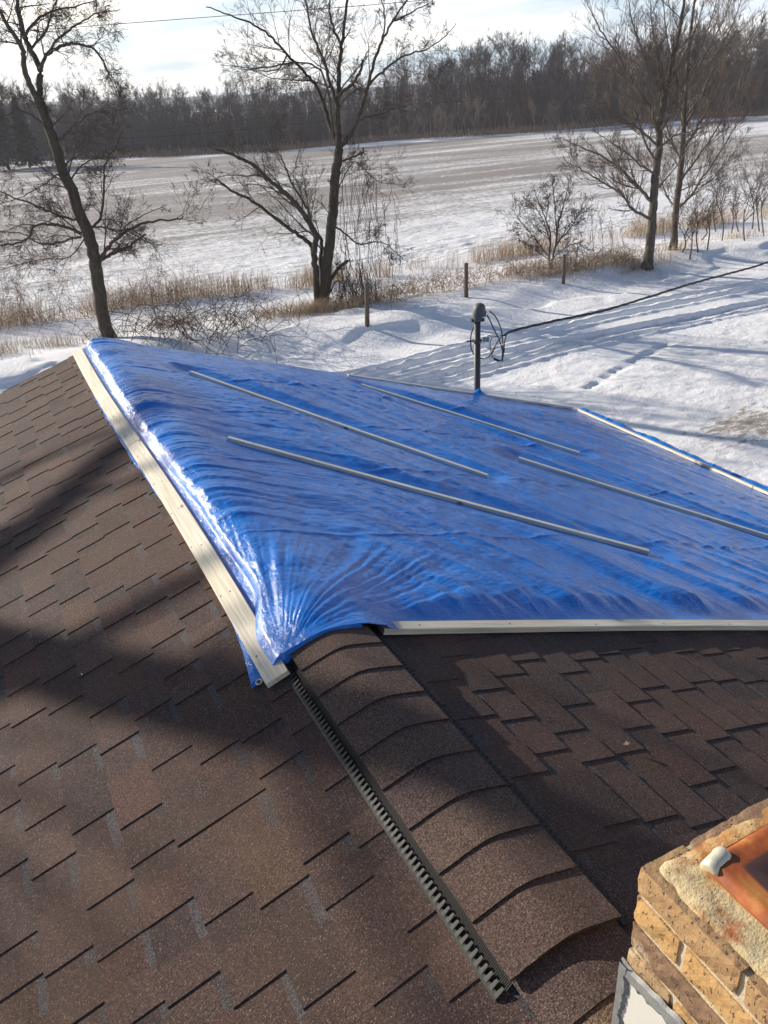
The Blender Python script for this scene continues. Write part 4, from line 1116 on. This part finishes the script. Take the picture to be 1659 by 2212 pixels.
# tree out of frame at left whose trunk and limb throw the soft shade bands on the roof
sh = np.array([-.53, .848, 0]) ; tl = math.tan(SUN_EL)
def caster(x, y, d):
    z = R_(x) ; return np.array([x - .53 * d, y + .848 * d, z + d * tl])
tb = caster(.25, 2.36, 12.0)
root = empty('shade_tree', (tb[0], tb[1], 0), 'large bare tree beyond the left frame edge shading the roof', 'tree')
tr, cr_ = MB(), MB()
tr.tube(spline([(tb[0], tb[1], -.1), (tb[0] + .05, tb[1], 3), (tb[0] - .03, tb[1], 6), (tb[0], tb[1], 9), (tb[0] + .1, tb[1] + .1, 12)], 5), np.linspace(.24, .11, 21), 12)
br = [caster(x, y, 13.0) for x, y in ((-2.6, 3.0), (-1.5, 3.55), (-.6, 3.95), (-.05, 4.2), (.40, 4.52), (.75, 4.75), (1.2, 5.2))]
cr_.tube(spline(br, 4), np.linspace(.15, .06, 25), 8)
tr.build('trunk', MAT_BARK, root, smooth=True)
R = np.random.RandomState(9)
br2 = [caster(x, y, 11.5) for x, y in ((-2.2, 3.6), (-1.2, 3.1), (-.3, 2.95), (.3, 2.93), (.7, 2.85))]
cr_.tube(spline(br2, 4), np.linspace(.075, .035, 17), 7)
for k in range(26):
    q = np.array([tb[0], tb[1], R.uniform(5.5, 11.5)]); grow(cr_, q, unit(np.array([R.normal(0, 1), R.normal(0, 1), .7])), R.uniform(1.6, 3.2), .03, 0, R, .25, .2, (3, 3), .005, .5, .8)
cr_.build('crown', MAT_TWIG, root)

# ------------------------------------------------------------------ far wood
def proto(seed, kids=(7, 6, 4), H=12., r=.17, mat=None, spr=.62):
    R = np.random.RandomState(seed); tr, cr_ = MB(), MB()
    pts = [np.array([0, 0, -.3])]; d = np.array([0, 0, 1.])
    for i in range(7):
        d = unit(d + R.normal(0, .07, 3) * np.array([1, 1, .2])); pts.append(pts[-1] + d * H * .125)
    rad = np.linspace(r, r * .28, 8); tr.tube(pts, rad, 6)
    for k in range(17):
        i = R.randint(2, 8); q = pts[i] + (R.uniform(0, 1) * (pts[min(i + 1, 7)] - pts[i]))
        grow(cr_, q, unit(np.array([R.normal(0, spr), R.normal(0, spr), 1.0])), H * R.uniform(.18, .40), rad[i] * .45, 0, R, .35, .16, kids, .011, .45, .7)
    return tr, cr_
protos = []
def far_tree(tmpl, name, loc, rz, sc, label, cat, group):
    r = bpy.data.objects.new(name, None); COL.objects.link(r)
    r.location = loc; r.rotation_euler = (0, 0, rz); r.scale = sc
    tag(r, label, cat, group)
    for ch in tmpl:
        c = bpy.data.objects.new(ch[0], ch[1]); COL.objects.link(c); c.parent = r
    return r
def mesh_of(mb, nm, mat):
    o = mb.build(nm, mat); me = o.data; bpy.data.objects.remove(o); return me
for sd in (1, 2, 3, 4, 5):
    a, b_ = proto(sd); protos.append([('trunk', mesh_of(a, 'trunk', MAT_FAR)), ('crown', mesh_of(b_, 'crown', MAT_FAR))])
sapp = []
for sd in (11, 12):
    a, b_ = proto(sd, (4, 4), 5., .05, spr=.4); sapp.append([('trunk', mesh_of(a, 'trunk', MAT_SAPL)), ('crown', mesh_of(b_, 'crown', MAT_SAPL))])
R = np.random.RandomState(77)
# treetop line in the photograph (x, y top)
TOPX = [-100, 0, 60, 130, 200, 300, 350, 385, 430, 470, 560, 640, 720, 800, 850, 900, 960, 1010, 1060, 1110, 1150, 1200, 1260, 1330, 1400, 1500, 1600, 1700, 1900]
TOPY = [190, 194, 198, 206, 211, 206, 202, 219, 225, 206, 201, 198, 193, 187, 174, 150, 142, 118, 112, 118, 128, 122, 120, 118, 108, 96, 84, 76, 70]
EDX = [-200, 0, 350, 600, 830, 1200, 1500, 1659, 1900]; EDY = [356, 350, 337, 325, 303, 282, 255, 248, 240]
cnt = 0
for row, (dm, hs, n) in enumerate(((1.0, .80, 70), (1.07, .92, 66), (1.16, 1.0, 60), (1.28, 1.0, 52))):
    for i in range(n):
        x = -90 + (i + R.uniform(0, .9)) * 1880 / n
        b_ = on_z(x, np.interp(x, EDX, EDY)); dep = (b_[:2] @ FW[:2]) * dm + R.uniform(0, 5)
        q = on_depth(x, np.interp(x, EDX, EDY) - 3, dep); topz = on_depth(x, np.interp(x, TOPX, TOPY), dep)[2]
        H = topz * hs * R.uniform(.82, 1.09) + .3
        s_ = H / 12.4
        far_tree(protos[R.randint(5)], 'bare_tree', (q[0], q[1], 0), R.uniform(0, 6.28), (s_ * R.uniform(.9, 1.2), s_ * R.uniform(.9, 1.2), s_), 'bare brown tree in the far wood behind the snowy field', 'tree', 'bare trees of the far wood'); cnt += 1
for i in range(34):
    x = R.choice([R.uniform(440, 1560), R.uniform(820, 1250)]); b_ = on_z(x, np.interp(x, EDX, EDY)); dep = (b_[:2] @ FW[:2]) * R.uniform(.96, 1.0); q = on_depth(x, np.interp(x, EDX, EDY), dep)
    s_ = R.uniform(.5, 1.0)
    far_tree(sapp[R.randint(2)], 'pale_sapling', (q[0], q[1], 0), R.uniform(0, 6.28), (s_ * 1.2, s_ * 1.2, s_), 'pale tan sapling in front of the dark far wood', 'sapling', 'pale saplings along the wood edge')
# undergrowth and the deep part of the wood: one mass of stems and twigs
mb = MB(); R = np.random.RandomState(5)
for i in range(9000):
    x = R.uniform(-130, 1800); b_ = on_z(x, np.interp(x, EDX, EDY)); k = R.uniform(1.02, 1.75); dep = (b_[:2] @ FW[:2]) * k
    q = on_depth(x, 250, dep); q[2] = -.2
    topz = on_depth(x, np.interp(x, TOPX, TOPY), dep)[2]
    H = topz * R.uniform(.25, .93) / (1 + .2 * (k - 1))
    lean = R.normal(0, .06, 2) * H
    mb.tube([q, q + np.array([lean[0] * .3, lean[1] * .3, H * .5]), q + np.array([lean[0], lean[1], H])], [R.uniform(.05, .14), .05, .02], 3, cap=False)
for i in range(24000):
    x = R.uniform(-130, 1800); b_ = on_z(x, np.interp(x, EDX, EDY)); k = R.uniform(.99, 1.4); dep = (b_[:2] @ FW[:2]) * k
    topz = on_depth(x, np.interp(x, TOPX, TOPY), dep)[2]
    q = on_depth(x, 250, dep); q[2] = topz * R.uniform(.0, .78) ** 1.1
    d_2 = unit(np.array([R.normal(0, 1), R.normal(0, 1), R.uniform(.3, 1.6)])) * R.uniform(.6, 2.4)
    mb.tube([q, q + d_2 * .5 + R.normal(0, .1, 3), q + d_2], [.030, .022, .012], 3, cap=False)
tag(mb.build('far_wood', MAT_FAR), 'mass of bare stems and undergrowth deep in the far wood', 'woodland', kind='stuff')
mb = MB()
for i in range(5200):
    x = R.uniform(-100, 1800); b_ = on_z(x, np.interp(x, EDX, EDY)); k = R.uniform(.975, 1.03); dep = (b_[:2] @ FW[:2]) * k
    q = on_depth(x, 250, dep); q[2] = 0
    H = R.uniform(.3, 1.0)
    mb.tube([q, q + np.array([R.normal(0, .2), R.normal(0, .2), H])], [.05, .012], 3, cap=False)
tag(mb.build('field_edge_grass', MAT_BRAMB), 'dry tan weeds along the far edge of the field', 'grass', kind='stuff')

# evergreens at left
def evergreen(loc, H, seed, label):
    R = np.random.RandomState(seed); root = empty('evergreen_tree', loc, label, 'tree'); tr, cr_ = MB(), MB(); loc = np.array(loc)
    tr.tube([loc, loc + np.array([0, 0, H * .97])], [H * .018, .02], 7)
    z = H * .06
    while z < H * .98:
        rad = H * .24 * (1 - z / H) ** .85 * R.uniform(.75, 1.15) + .1
        for k in range(9):
            a = R.uniform(0, 6.28); tip = loc + np.array([math.cos(a) * rad, math.sin(a) * rad, z - rad * .12]); st = loc + np.array([0, 0, z + rad * .1])
            for j in range(16):
                f = R.uniform(.15, 1); c = st + (tip - st) * f + R.normal(0, .06 * rad, 3); u = R.normal(0, 1, 3); u = unit(u) * R.uniform(.12, .3); w_ = unit(np.cross(u, R.normal(0, 1, 3))) * R.uniform(.04, .10)
                cr_.add([c - u, c + w_, c + u, c - w_], [(0, 1, 2, 3)])
        z += H * .028
    tr.build('trunk', MAT_BARK, root); cr_.build('crown', MAT_EVER, root)
for i, (x, y, yt, k, lab_) in enumerate(((16, 352, 150, .86, 'dark evergreen at the left frame edge, tallest conifer'), (62, 350, 205, .88, 'smaller dark evergreen beside the tallest conifer'), (-22, 356, 170, .86, 'dark evergreen cut by the left frame edge'))):
    b_ = on_z(x, y); dep = (b_[:2] @ FW[:2]) * k; q = on_depth(x, y, dep); tz_ = on_depth(x, yt, dep)[2]
    evergreen((q[0], q[1], 0), tz_, 30 + i, lab_)
# distant low hill at the horizon gap
hx, hy = np.meshgrid(np.linspace(-700, 900, 60), np.linspace(900, 1300, 20))
grid_obj('hills', hx, hy, -4 + 26 * np.sin(np.clip((hy - 900) / 400, 0, 1) * math.pi) * (0.6 + .6 * fbm(hx * .004, hy * .004, 201, 3)), m_simple('hill_wood', (0.16, 0.17, 0.20), .95, var=.2, scale=.02, bstr=0))
tag(bpy.data.objects['hills'], kind='structure')

# ------------------------------------------------------------------ fence posts, grass, brambles, brush
def post(x, yb, yt, lean, label, rad=.062):
    b_ = gpt(x, yb); dep = b_[:2] @ FW[:2]; top = on_depth(x + lean, yt, dep); mb = MB()
    b_[2] -= .1
    mb.tube([b_, (b_ * .5 + top * .5), top, top + (top - b_) * .012], [rad * 1.08, rad * 1.0, rad * .95, rad * .7], 9)
    tag(mb.build('fence_post', MAT_POST), label, 'fence post', 'fence posts along the field')
post(1007, 642, 569, 0, 'weathered fence post standing clear, middle of the three')
post(793, 703, 611, -1, 'dark fence post beside the many-stemmed tree')
post(1217, 613, 550, 2, 'fence post tangled in brambles below the round shrub', .055)

R = np.random.RandomState(17)
def blades(n, pathx, pathy, width, h0, h1, mat, name, label, clump=1.2, w=.012, floor=.25, th=.42):
    mb = MB(); seg = np.cumsum([0] + [math.hypot(pathx[i + 1] - pathx[i], pathy[i + 1] - pathy[i]) for i in range(len(pathx) - 1)])
    k = 0
    while k < n:
        t_ = R.uniform(0, seg[-1]); x = np.interp(t_, seg, pathx); y = np.interp(t_, seg, pathy) + R.normal(0, width)
        dns = float(fbm(x * clump, y * clump, 221, 3))
        if dns < th and R.rand() > floor: continue
        x += R.normal(0, .08)
        z = float(ground_h(x, y)) - .02; H = R.uniform(h0, h1) * (0.5 + dns); a = R.uniform(0, 6.28); ln = R.normal(0, .22) * H
        c = np.array([x, y, z]); dx = np.array([math.cos(a), math.sin(a), 0]) * w * .5
        t1 = c + np.array([ln * .4, R.normal(0, .05), H * .6]); t2 = c + np.array([ln + .05, R.normal(0, .1), H])
        mb.add([c - dx, c + dx, t1 + dx * .8, t1 - dx * .8, t2], [(0, 1, 2, 3), (3, 2, 4)]); k += 1
    tag(mb.build(name, mat), label, 'grass', kind='stuff')
blades(8500, [-6, .3, 4.8, 9.9, 13.4, 16.7, 18.8, 23.7, 34], [28.2, 28.1, 28.2, 27.2, 26.8, 26.6, 26.6, 26.9, 26.4], .38, .35, .85, MAT_STRAW, 'field_grass', 'tall dry tan grass strip along the edge of the field', w=.010, floor=.10, th=.47, clump=.9)
blades(5200, [-3, 4.1, 7.4, 9.0, 11.1, 13.2, 16.4, 18.8, 21.5, 27], [23.8, 23.4, 22.4, 22.3, 22.1, 22.2, 21.9, 21.6, 21.5, 22.4], .42, .15, .45, MAT_STRAW, 'fence_grass', 'matted dry grass poking through snow along the fence line', w=.010, floor=.08, th=.5)
def clumpgrass(c, rad, n, h):
    mb = MB()
    for i in range(n):
        a = R.uniform(0, 6.28); r = abs(R.normal(0, rad)); x, y = c[0] + math.cos(a) * r * 1.6, c[1] + math.sin(a) * r * .7
        b_ = np.array([x, y, float(ground_h(x, y)) - .02]); t_ = b_ + np.array([R.normal(0, .18), R.normal(0, .18), R.uniform(.3, 1) * h]); dx = np.array([.006, .003, 0])
        mb.add([b_ - dx, b_ + dx, t_], [(0, 1, 2)])
    return mb
cl_ = clumpgrass(bM + np.array([-.3, -.5, 0]), .75, 1500, .5); tag(cl_.build('grass_clump', MAT_STRAW), 'tan grass clump round the foot of the many-stemmed tree', 'grass', kind='stuff')
cl_ = clumpgrass(b1 + np.array([-.5, .1, 0]), .6, 800, .35); tag(cl_.build('grass_clump', MAT_STRAW), 'tan grass clump at the foot of the thick maple', 'grass', kind='stuff')
def arcs(n, fx, fy, sx, sy, L0, L1, H, r, mat, name, label, seed):
    R2 = np.random.RandomState(seed); mb = MB()
    for i in range(n):
        k = R2.randint(len(fx)); x = fx[k] + R2.normal(0, sx); y = fy[k] + R2.normal(0, sy); b_ = np.array([x, y, float(ground_h(x, y))])
        a = R2.uniform(0, 6.28); L = R2.uniform(L0, L1); h = H * R2.uniform(.3, 1.1); pts = []
        for t_ in np.linspace(0, 1, 7): pts.append(b_ + np.array([math.cos(a) * L * t_, math.sin(a) * L * t_, h * math.sin(math.pi * min(t_ * .85 + .04, 1))]) + R2.normal(0, .035, 3))
        mb.tube(pts, np.linspace(r, r * .5, 7), 3, cap=False)
        for q in range(2):
            j = R2.randint(2, 6); grow(mb, pts[j], unit(R2.normal(0, 1, 3) + np.array([0, 0, .5])), L * .4, r * .6, 1, R2, .2, .3, (0, 3), r * .35, .5)
    tag(mb.build(name, mat), label, 'brush', kind='stuff')
xs = np.linspace(9.5, 20.5, 24)
arcs(560, xs, np.interp(xs, [9.5, 11, 13.2, 16.4, 18.8, 20.5], [21.6, 21.9, 22.1, 21.9, 21.5, 21.4]), .35, .30, .4, 1.1, .55, .006, MAT_BRAMB, 'brambles', 'tangled brown bramble stems along the fence posts', 31)
p1, p2, p3 = gpt(430, 740), gpt(330, 735), gpt(500, 745)
arcs(120, [p1[0], p2[0], p3[0], p1[0] + .6], [p1[1], p2[1] + .2, p3[1], p1[1] + .3], .8, .5, .8, 2.2, 1.0, .009, MAT_TWIG, 'brush_pile', 'heap of dark fallen branches behind the tarp ridge', 33)
arcs(150, [-.5, .8, 2.0, 4.5, 5.2], [26.5, 27.3, 27, 26.6, 26.4], .9, .5, .8, 2.0, 1.5, .006, MAT_BRAMB, 'thicket', 'loose thin brambles in the grass left of the first tree', 35)
# hanging vines right of the many-stemmed tree
mb = MB(); R2 = np.random.RandomState(41); dep = bM[:2] @ FW[:2]
for i in range(70):
    x0_, y0_ = R2.uniform(725, 860), R2.uniform(330, 560); ln = R2.uniform(60, 230); pts = []
    x = x0_; d3 = dep + R2.uniform(-1.2, 1.0)
    for j in range(8): pts.append(on_depth(x, y0_ + ln * j / 7, d3)); x += R2.normal(1.0, 4)
    mb.tube(pts, R2.uniform(.004, .009), 3, cap=False)
for i in range(60):
    x0_, y0_ = R2.uniform(735, 800), R2.uniform(560, 620); x1_, y1_ = x0_ + R2.normal(10, 18), R2.uniform(650, 700); pts = []
    for j in range(6): pts.append(on_depth(x0_ + (x1_ - x0_) * j / 5 + R2.normal(0, 4), y0_ + (y1_ - y0_) * j / 5, dep + R2.uniform(-.5, .3)))
    mb.tube(pts, R2.uniform(.006, .013), 3, cap=False)
tag(mb.build('hanging_vines', MAT_TWIG), 'tangle of vines hanging beside the many-stemmed tree', 'vines', kind='stuff')
# small litter on the shingles
mb = MB(); p = on_roof(175, 1455, -1, .012); mb.tube([p, p + np.array([.004, -.012, .001])], .0022, 5); tag(mb.build('wood_chip', MAT_PINE), 'tiny pale wood chip on the left shingles', 'wood chip')
p = on_roof(1345, 1608, 1, .014); mb = MB(); mb.add([p + np.array(q) for q in ((0, 0, 0), (.02, .004, .004), (.026, -.008, .002), (.012, -.014, .006), (.004, -.008, .002))], [(0, 1, 2, 3, 4)]); tag(mb.build('leaf', MAT_SAPL), 'small pale dead leaf on the right shingles', 'leaf')

# ------------------------------------------------------------------ thin winter haze
hz = MB(); hz.box((-420, -60, -12), (620, 640, 26))
hm_ = bpy.data.materials.new('haze'); hm_.use_nodes = True; ht = hm_.node_tree; ht.nodes.clear()
pv = ht.nodes.new('ShaderNodeVolumePrincipled'); pv.inputs['Color'].default_value = (0.86, 0.90, 1.0, 1); pv.inputs['Density'].default_value = 0.00042; pv.inputs['Anisotropy'].default_value = 0.2
ho = ht.nodes.new('ShaderNodeOutputMaterial'); ht.links.new(pv.outputs[0], ho.inputs['Volume'])
tag(hz.build('haze', hm_), kind='stuff')
SC.cycles.volume_bounces = 0
